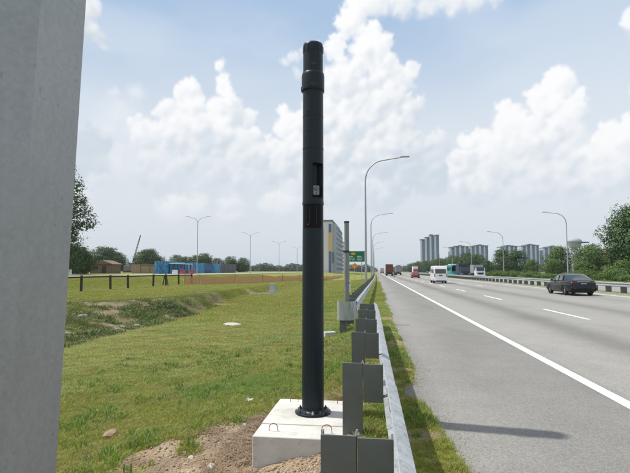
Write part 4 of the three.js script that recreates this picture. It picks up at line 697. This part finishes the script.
{
  const LG = [0.082, 0.145, 0.021], DG = [0.036, 0.080, 0.015], MG = [0.06, 0.108, 0.021];
  const big = thing('tree', 'tall dense dark green tree at the roadside right of the far lamp', 'tree', [46.3, 0.4, -92]); treeParts(big, 11, 13.4, 6.4, 18000, 0.16, [0.045, 0.10, 0.016], { clear: 0.06, nl: 40 });
  const lt = thing('tree', 'tall loose-crowned tree half hidden behind the near lighting column', 'tree', [-53.0, 0.9, -73]); treeParts(lt, 23, 19.2, 6.0, 13000, 0.16, [0.055, 0.10, 0.024], { clear: 0.06, nl: 22, squash: 0.7 });
  // kinds to copy from
  const kinds = [];
  const mk = (seed, base, label, pos, H, R, cnt, size, o) => { const t = thing('tree', label, 'tree', pos, 0, 'trees across the opposite carriageway'); treeParts(t, seed, H, R, cnt, size, base, o); kinds.push(t); return t; };
  mk(31, DG, 'round dark green tree in the belt across the opposite carriageway', [39.5, 0.4, -157], 8.3, 4.2, 6000, 0.14, { clear: 0.12, nl: 20 });
  mk(32, DG, 'round dark green tree in the belt across the opposite carriageway', [41, 0.4, -146], 7.6, 4.4, 6000, 0.14, { clear: 0.1, nl: 18 });
  mk(33, LG, 'bright green bushy tree in the belt across the opposite carriageway', [44, 0.4, -122], 7.4, 3.8, 5600, 0.14, { clear: 0.06, nl: 16 });
  mk(34, MG, 'mid green spreading tree in the belt across the opposite carriageway', [43, 0.4, -210], 8.6, 4.2, 5600, 0.15, { clear: 0.12, nl: 18 });
  const lab = kinds.map(k => k.userData.label), r = rng(991);
  const put = (k, x, z, s, sy = s) => copyOf(kinds[k], [x, 0.4, z], r() * 6.28, [s, sy, s], lab[k]);
  put(2, 47, -112, 1.0, 0.92); put(2, 41, -133, 0.6); put(3, 50, -120, 1.0, 0.9); put(2, 52, -100, 1.0); put(3, 43.5, -103, 0.62); put(2, 40, -115, 0.55); put(2, 39, -96, 0.6, 0.42); put(2, 40.5, -85, 0.6, 0.42); put(2, 42, -77, 0.65, 0.5);
  put(0, 44, -172, 0.6); put(3, 41, -183, 0.6); put(1, 40, -205, 1.02); put(0, 42, -216, 1.0); put(3, 40, -232, 0.8); put(3, 41, -248, 1.0); put(1, 43, -192, 0.7);
  for (let z = -262; z > -640; z -= 9 + r() * 5) put([3, 0, 2, 3][Math.floor(r() * 4)], 40 + r() * 7, z, 0.95 + r() * 0.4);
  for (let k = 0; k < 9; k++) put(3, 48 + r() * 10, -270 - k * 16, 1.15 + r() * 0.3);
  // shrubs under them
  const sh = thing('shrub', 'low bright green shrub behind the opposite carriageway', 'shrub', [37, 0.2, -80], 0, 'shrubs across the opposite carriageway'); { const lob = []; const q = rng(5); for (let k = 0; k < 9; k++) lob.push([(q() - 0.5) * 4.2, 0.7 + q() * 0.8, (q() - 0.5) * 2, 0.8 + q() * 0.5, 0.7 + q() * 0.4]); part('crown', crownGeo(55, lob, 2600, 0.085, [0.075, 0.14, 0.022]), leafMat, sh); part('stem', [bar([0, -0.2, 0], [0.3, 1, 0.2], 0.05), bar([0, -0.2, 0], [-0.6, 1, 0], 0.04)], M.bark, sh); }
  for (let z = -70; z > -300; z -= 4.4) copyOf(sh, [34.5 + r() * 1.4, 0.12, z + r() * 3.5], r() * 6.28, [0.6 + r() * 0.45, 0.35 + r() * 0.5, 0.6 + r() * 0.4]);
  // wood behind the building site
  const lw = kinds.map((k, i) => k);
  for (let k = 0; k < 30; k++) { const f = k / 29, x = lerp(-150, -78, f) + r() * 6, z = lerp(-190, -262, f) - r() * 14; const s = lerp(1.45, 0.95, f) * (0.85 + r() * 0.3); copyOf(lw[[3, 2, 3, 0][k % 4]], [x, 0.9, z], r() * 6.28, [s * 1.15, s, s * 1.15], 'leafy tree in the wood behind the building site', 'trees behind the building site'); }
  for (let k = 0; k < 5; k++) copyOf(lw[0], [-58 - k * 6 + r() * 3, 0.9, -84 - k * 9], r() * 6, 0.55 + r() * 0.25, 'dark green tree at the foot of the tall loose-crowned tree', 'trees behind the near column');
  // far-off wood along the horizon: one mass
  const cg = crownGeo(99, [[0, 4, 0, 6, 4.5], [5, 3, 1, 4, 3.5], [-5, 3.5, -1, 4.5, 3.8]], 420, 0.9, [0.045, 0.07, 0.026]);
  const pts = []; for (let k = 0; k < 330; k++) { const a = -75 + 150 * (k / 330) + r() * 0.4, d = 620 + r() * 260; const x = Math.sin(a * D2R) * d, z = -Math.cos(a * D2R) * d; if (x > -1 && x < 36) { if (d < 800) continue; } pts.push([x, z]); }
  const im = new THREE.InstancedMesh(cg, leafMat, pts.length), mm = new THREE.Matrix4(), qq = new THREE.Quaternion(); pts.forEach(([x, z], i) => { qq.setFromAxisAngle(new THREE.Vector3(0, 1, 0), r() * 6.28); const s = 0.9 + r() * 0.6; mm.compose(new THREE.Vector3(x, 0.3, z), qq, new THREE.Vector3(s * 1.3, s, s * 1.3)); im.setMatrixAt(i, mm); });
  im.name = 'far_woodland'; im.userData = { label: 'far-off band of green woodland along the horizon', category: 'woodland', kind: 'stuff' }; im.castShadow = im.receiveShadow = true; scene.add(im);
}

// ------------------------------------------------------------------ buildings
{
  const white = std(col(0.58, 0.62, 0.68), 0.8), blue = std(col(0.075, 0.12, 0.22), 0.5), slabM = std(col(0.24, 0.27, 0.33), 0.8), cap = std(col(0.16, 0.18, 0.22), 0.8);  // tower white has a bluish distance haze mixed into its colour
  function tower(label, x, z, w, h, stepped) {
    const t = thing('tower_block', label, 'building', [x, 0, z], 0, 'tower blocks on the skyline'), nb = 4, bw = w / nb, floors = Math.round(h / 3);
    for (let k = 0; k < nb; k++) {
      const hh = stepped ? h * [0.885, 0.945, 0.99, 1][k] : h * [0.955, 1, 1, 0.985][k], cx = -w / 2 + (k + 0.5) * bw, d = 18, off = stepped ? (3 - k) * 2 : (k % 2) * 2;
      part('core', box(bw - 0.02, hh, d, cx, hh / 2, -off), blue, t);
      const f = []; for (let i = 1; i < floors * hh / h - 0.5; i++) f.push(box(bw * 0.46, 0.9, 0.5, cx + bw * 0.2, i * 3, -off + d / 2 + 0.24)); const bm = part('balcony_band', f, slabM, t); bm.userData.kind = 'stuff';
      part('pier', box(bw * 0.36, hh + 0.6, 1.6, cx - bw * 0.30, hh / 2 + 0.3, -off + d / 2 + 0.7), white, t); part('side_wall', box(0.8, hh + 0.4, d + 0.5, cx - bw / 2 + 0.1, hh / 2 + 0.2, -off), white, t);
      part('roof', box(bw + 0.8, 1.4, d + 3.4, cx, hh + 1.1, -off + 0.6), cap, t);
    }
    part('lift_house', box(w * 0.2, 2, 6, w * 0.12, h + 2.6, -6), cap, t);
  }
  tower('tallest tower block, its bays stepping up beside the white van\'s lane', 98, -900, 33, 66, true);
  tower('shorter tower block nearest the tallest one', 150, -900, 34, 45.5, false); tower('tower block standing close against its shorter neighbour above the dark trees', 186, -905, 32, 47, false); tower('tower block rising behind the far curved lamp and round trees', 236, -900, 31, 45.5, false); tower('tower block between the round trees and the palm-like bushes', 273, -900, 31, 47, false); tower('tower block farthest from the tallest one, beside the domed tank', 311, -900, 33, 43.5, false);
  const tk = thing('water_tank', 'pale domed water tank on legs beyond the roadside trees', 'water tank', [197, 0, -505]);
  const tkm = std(col(0.34, 0.36, 0.38), 0.8); part('shaft', cyl(3, 3, 26, 0, 13, 0, 12), tkm, tk); part('tank', cyl(5, 7, 6, 0, 28, 0, 20), tkm, tk); part('dome', (() => { const g = new THREE.SphereGeometry(6.8, 20, 8, 0, 6.283, 0, 1.57); g.scale(1, 0.6, 1); g.translate(0, 31, 0); return g; })(), tkm, tk); part('platform', cyl(9.5, 9.5, 0.8, 4, 30, 0, 20), cap, tk);
  // house with orange walls behind the trees
  const ho = thing('house', 'small house with orange walls showing between the roadside trees', 'house', [66, 0.6, -147]);
  part('wall', box(9, 5, 7, 0, 2.5, 0), std(col(0.6, 0.33, 0.2), 0.8), ho); const rf = extr([[-5.2, 0], [5.2, 0], [0, 2.4]], 8, 0.05); rf.translate(0, 5.01, 0); part('roof', rf, std(col(0.34, 0.13, 0.08), 0.8), ho); for (const x of [-2.6, 0, 2.6]) part('window', box(1.3, 1.3, 0.1, x, 3, 3.52), M.glass, ho); part('door', box(1, 2.1, 0.1, -4 + 0.6, 1.05, 3.53), M.wood, ho);
  // grey-white apartment slab behind the pole
  const ap = thing('apartment_block', 'large pale apartment block with an orange panel showing past the black pole', 'building', [-29.5, 0, -300]);
  const grey = std(col(0.40, 0.42, 0.45), 0.8), org = std(col(0.62, 0.38, 0.12), 0.7), pale = std(col(0.62, 0.62, 0.61), 0.8);
  part('wall', box(16, 33, 60, -6, 16.5, -30), pale, ap); part('recess', box(1.6, 31.5, 0.4, 0.7, 15.75, 0.21), blue, ap);
  const pn = part('orange_panel', box(1.7, 12, 0.5, 0.7, 20, 0.48), org, ap, 'tall orange wall panel'); const wn = part('stair_window', box(1.2, 7, 0.3, 2.6, 10, 0.2), blue, ap);
  for (let k = 0; k < 5; k++) { part('bay', box(2.2, 32 - k * 0.3, 9, 3.2, 16 - k * 0.15, -8 - k * 11.5), grey, ap); for (let f = 0; f < 9; f++) part('window', box(0.25, 1.6, 5, 4.4, 3 + f * 3.3, -8 - k * 11.5), blue, ap); }
  part('roof', box(16.8, 1.0, 61, -6, 33.52, -30), cap, ap);
  const ap2 = thing('apartment_block', 'smaller pale block with a roof tank between the orange-panelled block and the grey post', 'building', [-30.5, 0, -420]);
  part('wall', box(7, 26, 14, 0, 13, 0), pale, ap2); part('roof', box(7.6, 0.8, 14.6, 0, 26.42, 0), cap, ap2); part('roof_tank', cyl(1.8, 1.8, 4, -0.5, 28.85, 0, 14), cap, ap2); for (let f = 0; f < 7; f++) for (const x of [-2, 0, 2]) part('window', box(1.1, 1.4, 0.2, x, 3 + f * 3.3, 7.05), blue, ap2);
}
{ // blue hoarding of the building site
  const t = thing('site_hoarding', 'long blue printed hoarding with a dark far end across the side road', 'hoarding', [0, 0.9, 0]); const pal = [[0.02, 0.13, 0.27], [0.03, 0.22, 0.36], [0.012, 0.07, 0.17], [0.10, 0.32, 0.42], [0.015, 0.16, 0.30]].map((c, i) => std(col(...c.map(v => v * 1.5)), 0.6, 0, { map: tileTex(64, (u, v) => { const k = 0.35 + 0.65 * sstep(0.35, 0.62, fbm(u * 4 + i, v * 5, 3, 800 + i)); return [k, k, lerp(k, 1, 0.2)]; }) })), dk = [[0.05, 0.055, 0.07], [0.07, 0.075, 0.09]].map(c => std(col(...c), 0.6));
  const N = 26; for (let k = 0; k < N; k++) { const f = (k + 0.5) / N, z = lerp(-104, -168, f), x = -50.5, h = 3.05 + 0.12 * (hash2(k, 3, 4) - 0.5); part('panel', rbox(0.08, h, 2.42, x, h / 2, z, 0.02), f > 0.74 ? dk[k % 2] : pal[Math.floor(hash2(k, 1, 8) * 5)], t); if (k % 2 === 0) part('post', box(0.12, 3.1, 0.12, x - 0.12, 1.55, z - 1.23), M.steelDark, t); }
  const sd = thing('site_shed', 'low open shed with a pale roof before the blue hoarding', 'shed', [-49.2, 0.9, -116]);
  part('roof', rbox(2.4, 0.14, 9, 0, 2.5, 0, 0.04), std(col(0.7, 0.74, 0.76), 0.6), sd); for (const z of [-4, 0, 4]) part('post', box(0.12, 2.45, 0.12, 0.9, 1.22, z), M.steelDark, sd); part('back_wall', box(0.1, 2.4, 8.8, -1.0, 1.2, 0), pal[0], sd);
  const bw = std(col(0.75, 0.75, 0.74), 0.6), br = std(col(0.45, 0.06, 0.035), 0.7);
  const bar_ = (x, z, m, label) => { const b = thing('traffic_barrier', label, 'barrier', [x, 0.9, z], 0.3, 'plastic barriers by the side road'); const o = [[-0.3, 0], [-0.3, 0.2], [-0.14, 0.45], [-0.12, 0.95], [0.12, 0.95], [0.14, 0.45], [0.3, 0.2], [0.3, 0]]; const g = extr(o, 1.2, 0.03); g.rotateY(Math.PI / 2); part('body', g, m, b); part('lug', [cyl(0.06, 0.06, 0.08, 0, 0.98, 0, 10)], m, b); };
  bar_(-47.3, -108, bw, 'white plastic barrier before the blue hoarding'); bar_(-46.6, -111, br, 'red plastic barrier before the blue hoarding'); bar_(-44.6, -111.6, br, 'red plastic barrier before the blue hoarding');
  bar_(-52, -72.5, bw, 'white plastic barrier at the foot of the tall loose-crowned tree'); bar_(-50.4, -72.8, bw, 'white plastic barrier at the foot of the tall loose-crowned tree');
  // tan site wall and rusty shed
  const tan = std(col(0.38, 0.28, 0.19), 0.95, 0, { map: texStain }), rb = std(col(0.20, 0.135, 0.10), 0.9, 0, { map: texStain });
  const w = thing('site_wall', 'low tan earth-coloured wall between the rusty shed and the hoarding', 'wall', [-64, 0.9, -126]); for (let k = 0; k < 3; k++) part('panel', rbox(2.6, 2.4 - 0.1 * (k % 2), 0.3, -2.64 + k * 2.64, 1.2, -k * 0.2, 0.03), tan, w); part('coping', rbox(8.0, 0.12, 0.8, 0, 2.47, -0.2, 0.03), tan, w);
  const s2 = thing('site_shed', 'rusty brown shed beside a leafy bush on the building site', 'shed', [-68.5, 0.9, -114]); part('wall', box(6, 2.4, 4, 0, 1.2, 0), rb, s2); const rr = extr([[-3.4, 0], [3.4, 0], [0.6, 1.0]], 4.8, 0.03); rr.translate(0, 2.41, 0); part('roof', rr, rb, s2); part('door', box(1.0, 1.9, 0.08, 0.8, 0.95, 2.03), M.steelDark, s2); part('window', box(1.0, 0.7, 0.08, -1.4, 1.5, 2.03), M.steelDark, s2);
  const cr = thing('crane', 'thin crane boom rising above the wood behind the building site', 'crane', [-103, 0.9, -192]);
  const bm = []; for (let s = 0; s < 2; s++) bm.push(bar([s * 0.6 - 1, 2, 0], [s * 0.3 + 3, 16, 0], 0.1)); for (let k = 0; k < 12; k++) { const f = k / 12, g = (k + 1) / 12; bm.push(bar([-1 + 4 * f, 2 + 14 * f, 0], [-0.4 + 3.7 * g, 2 + 14 * g, 0], 0.06)); } part('boom', bm, M.steelDark, cr); part('cab', rbox(3, 2.2, 2.4, -2, 1.9, 0, 0.1), std(col(0.16, 0.14, 0.12), 0.5), cr); part('track', [rbox(4.4, 0.8, 0.6, -1.6, 0.4, 1.1, 0.2), rbox(4.4, 0.8, 0.6, -1.6, 0.4, -1.1, 0.2)], M.steelDark, cr);
}

// ------------------------------------------------------------------ grass, straw and pebbles
{
  const r = rng(4242);
  function tuft(n, h, spread, w, lean) { const pos = []; for (let k = 0; k < n; k++) { const a = r() * 6.28, d = Math.sqrt(r()) * spread, x = Math.cos(a) * d, z = Math.sin(a) * d, b = r() * 6.28, hh = h * (0.55 + 0.6 * r()), l = lean * (0.3 + r()) * hh, ux = Math.cos(b) * w, uz = Math.sin(b) * w, lx = -Math.sin(b) * l + (r() - 0.5) * l, lz = Math.cos(b) * l + (r() - 0.5) * l;
    const A = [x - ux, -0.01, z - uz], B = [x + ux, -0.01, z + uz], m0 = [x - ux * 0.8 + lx * 0.4, hh * 0.6, z - uz * 0.8 + lz * 0.4], m1 = [x + ux * 0.8 + lx * 0.4, hh * 0.6, z + uz * 0.8 + lz * 0.4], T = [x + lx, hh * 0.95, z + lz]; pos.push(...A, ...B, ...m1, ...A, ...m1, ...m0, ...m0, ...m1, ...T); }
    const g = new THREE.BufferGeometry(); g.setAttribute('position', new THREE.Float32BufferAttribute(pos, 3)); g.computeVertexNormals(); return g; }
  const gm = new THREE.MeshPhysicalMaterial({ color: 0xffffff, roughness: 0.9, transmission: 0.45, thickness: 0, side: THREE.DoubleSide });
  const mm = new THREE.Matrix4(), qq = new THREE.Quaternion(), up = new THREE.Vector3(0, 1, 0), cc = new THREE.Color();
  function field(name, label, geo, spots, tint, scale) {
    const im = new THREE.InstancedMesh(geo, gm, spots.length); spots.forEach(([x, z, s], i) => { qq.setFromAxisAngle(up, r() * 6.28); const k = s * (0.7 + 0.6 * r()); mm.compose(new THREE.Vector3(x, terrain(x, z), z), qq, new THREE.Vector3(k * scale[0], k * scale[1] * (0.7 + 0.6 * r()), k * scale[0])); im.setMatrixAt(i, mm); const c = tint(x, z); cc.setRGB(...c); im.setColorAt(i, cc); });
    im.name = name; im.userData = { label, category: 'grass', kind: 'stuff' }; im.castShadow = im.receiveShadow = true; scene.add(im); return im;
  }
  const tint = (x, z) => { const c = turf(x, z), k = 0.8 + 0.5 * r(), y = r() < 0.14 ? 1 : 0; const q = y ? mix3(c, [0.26, 0.21, 0.09], 0.7) : c; return [q[0] * k * 1.15, q[1] * k * 1.17, q[2] * k * 1.1]; };
  const ok = (x, z) => { if (x > -1.26 && x < -0.17 && z < -4.55 && z > -6.0) return false; const s = soil(x, z); if (r() < s * 1.05) return false; if (x > -0.3 && x > edgeX(z) - 0.02 + 0.06 * (r() - 0.5)) return false; return true; };
  const g0 = tuft(10, 0.05, 0.055, 0.0026, 1.1), g1 = tuft(10, 0.052, 0.12, 0.006, 1.1), g2 = tuft(10, 0.06, 0.28, 0.015, 1.1);
  const s0 = [], s1 = [], s2 = [];
  const near = (n, x0, x1, z0, z1, arr, s = 1, keep) => { for (let k = 0; k < n; k++) { const x = x0 + r() * (x1 - x0), z = z0 + r() * (z1 - z0); if (keep && !keep(x, z)) continue; if (ok(x, z)) arr.push([x, z, s * (0.6 + 0.8 * fbm(x * 1.2, z * 1.2, 3, 888))]); } };
  near(46000, -6.5, -0.25, -2.2, -9.5, s0, 1); near(26000, -8, -0.3, -8.5, -13.5, s0, 1.1, (x, z) => r() < sstep(-13.5, -9, z)); near(11000, -0.3, 0.95, -1.6, -9.5, s0, 0.75); near(9000, -2.6, -0.3, -5, -9, s0, 1.25);
  near(96000, -16, -0.3, -7.5, -23, s1, 1, (x, z) => r() < sstep(-7.5, -12, z)); near(26000, -20, -0.3, -20, -30, s1, 1.15, (x, z) => r() < sstep(-30, -21, z)); near(6000, -0.3, 0.9, -9, -24, s1, 0.6); near(20000, -9, -6, -4, -9.5, s1, 1);
  near(124000, -34, -0.3, -18, -58, s2, 0.9, (x, z) => r() < sstep(-18, -28, z)); near(9000, -0.5, 0.7, -22, -70, s2, 0.5); near(30000, -34, -0.6, -58, -120, s2, 1.3);
  field('near_grass', 'short green grass growing round the footing and along the verge', g0, s0, tint, [1, 1]); field('field_grass', 'short olive grass covering the middle of the field', g1, s1, tint, [1, 1]); field('far_grass', 'rough grass on the far field and bank', g2, s2, tint, [1, 1]);
  // dark weeds on the eroded bank
  const wd = []; for (let k = 0; k < 5000; k++) { const z = -15 - r() * 20, x = -11.8 + r() * (bankTop(z) + 11.8); if (fbm(x * 0.8, z * 0.8, 3, 931) > 0.5) wd.push([x, z, 0.8 + r() * 1.2]); }
  field('bank_weeds', 'dark leafy weeds overgrowing the eroded bank', tuft(14, 0.085, 0.2, 0.012, 1.0), wd, () => { const k = 0.6 + 0.8 * r(); return [0.105 * k, 0.155 * k, 0.022 * k]; }, [1, 1]);
  // taller tufts and broad-leaved weeds among the mown grass, dead stalks
  const tw = [], ds = []; for (let k = 0; k < 5200; k++) { const x = -7 + r() * 6.7, z = -3 - r() * 11; if (ok(x, z) && fbm(x * 1.7, z * 1.7, 3, 951) > 0.56) tw.push([x, z, 0.6 + r() * 0.9]); } for (let k = 0; k < 900; k++) { const z = -1.8 - r() * 10, x = -0.2 + r() * 0.75; if (ok(x, z) && fbm(x * 2, z * 2, 3, 953) > 0.5) tw.push([x, z, 0.5 + r() * 0.6]); }
  field('weed_tufts', 'taller fresh green weed tufts scattered through the mown grass', tuft(9, 0.085, 0.05, 0.006, 0.9), tw, () => { const k = 0.7 + 0.6 * r(); return [0.15 * k, 0.25 * k, 0.022 * k]; }, [1, 1]);
  for (let k = 0; k < 14000; k++) { const x = -7 + r() * 7.9, z = -2 - r() * 12; if (x > -0.2 ? x < edgeX(z) : ok(x, z)) if (fbm(x * 1.1 + 9, z * 1.1, 3, 957) > 0.5) ds.push([x, z, 0.5 + r() * 0.9]); }
  field('dead_stalks', 'dry straw-coloured stalks lying through the grass', tuft(3, 0.03, 0.06, 0.002, 3.0), ds, () => { const k = 0.7 + 0.6 * r(); return [0.40 * k, 0.31 * k, 0.15 * k]; }, [1, 1]);
  // dry reddish straw heaped along the footing
  const st = []; for (let k = 0; k < 3000; k++) { const z = -4.35 - r() * 1.95, x = -1.34 + (r() + r() - 1) * 0.34 - (z + 5.2) * 0.03; if (fbm(x * 3, z * 3, 3, 941) > 0.44) st.push([x, z, 0.6 + r() * 0.8]); } for (let k = 0; k < 1600; k++) { const x = -1.25 + r() * 1.0, z = -6.02 - r() * 0.35; st.push([x, z, 0.5 + r() * 0.8]); } for (let k = 0; k < 1500; k++) { const x = -3.2 + r() * 1.2, z = -5.6 - r() * 0.7; if (soil(x, z) > 0.25) st.push([x, z, 0.4 + r() * 0.4]); }
  field('dry_straw', 'dry reddish straw and uprooted grass heaped beside the footing', tuft(8, 0.05, 0.07, 0.0026, 2.4), st, () => { const k = 0.6 + 0.8 * r(); return [0.33 * k, 0.225 * k, 0.125 * k]; }, [1, 0.8]);
  // pebbles and crumbs of soil
  const pg = rockGeo(7, 1, 0.7), pp = []; for (let k = 0; k < 26000; k++) { const x = -3.6 + r() * 3.5, z = -2.8 - r() * 4.2; if (x > -1.22 && x < -0.18 && z < -4.6 && z > -5.95) continue; if (r() < soil(x, z) * 0.85) pp.push([x, z]); } for (let k = 0; k < 4000; k++) { const x = -1.7 + r() * 1.5, z = -3.3 - r() * 1.28; pp.push([x, z, 1.05]); } for (let k = 0; k < 2200; k++) { const z = -2.2 - r() * 10, x = edgeX(z) + (r() + r() - 0.8) * 0.2; pp.push([x, z, 0.45]); }
  const low = new THREE.IcosahedronGeometry(1, 0); low.scale(1, 0.7, 0.85);
  const pm = new THREE.InstancedMesh(low, std(0xffffff, 0.95), pp.length); pp.forEach(([x, z, q = 1], i) => { const s = (0.0028 + 0.014 * r() ** 3.5) * q; qq.setFromEuler(new THREE.Euler(r() * 0.5, r() * 6.28, r() * 0.5)); mm.compose(new THREE.Vector3(x, Math.max(x > 0 ? 0.001 : -9, terrain(x, z)) + s * 0.3, z), qq, new THREE.Vector3(s, s, s)); pm.setMatrixAt(i, mm); const k = 0.45 + 0.85 * r(); cc.setRGB(0.36 * k, 0.275 * k, 0.195 * k); pm.setColorAt(i, cc); });
  pm.name = 'soil_crumbs'; pm.userData = { label: 'pebbles and crumbs of soil scattered over the bare earth', category: 'gravel', kind: 'stuff' }; pm.castShadow = pm.receiveShadow = true; scene.add(pm);
}
shadows(scene);
renderer.render(scene, camera);
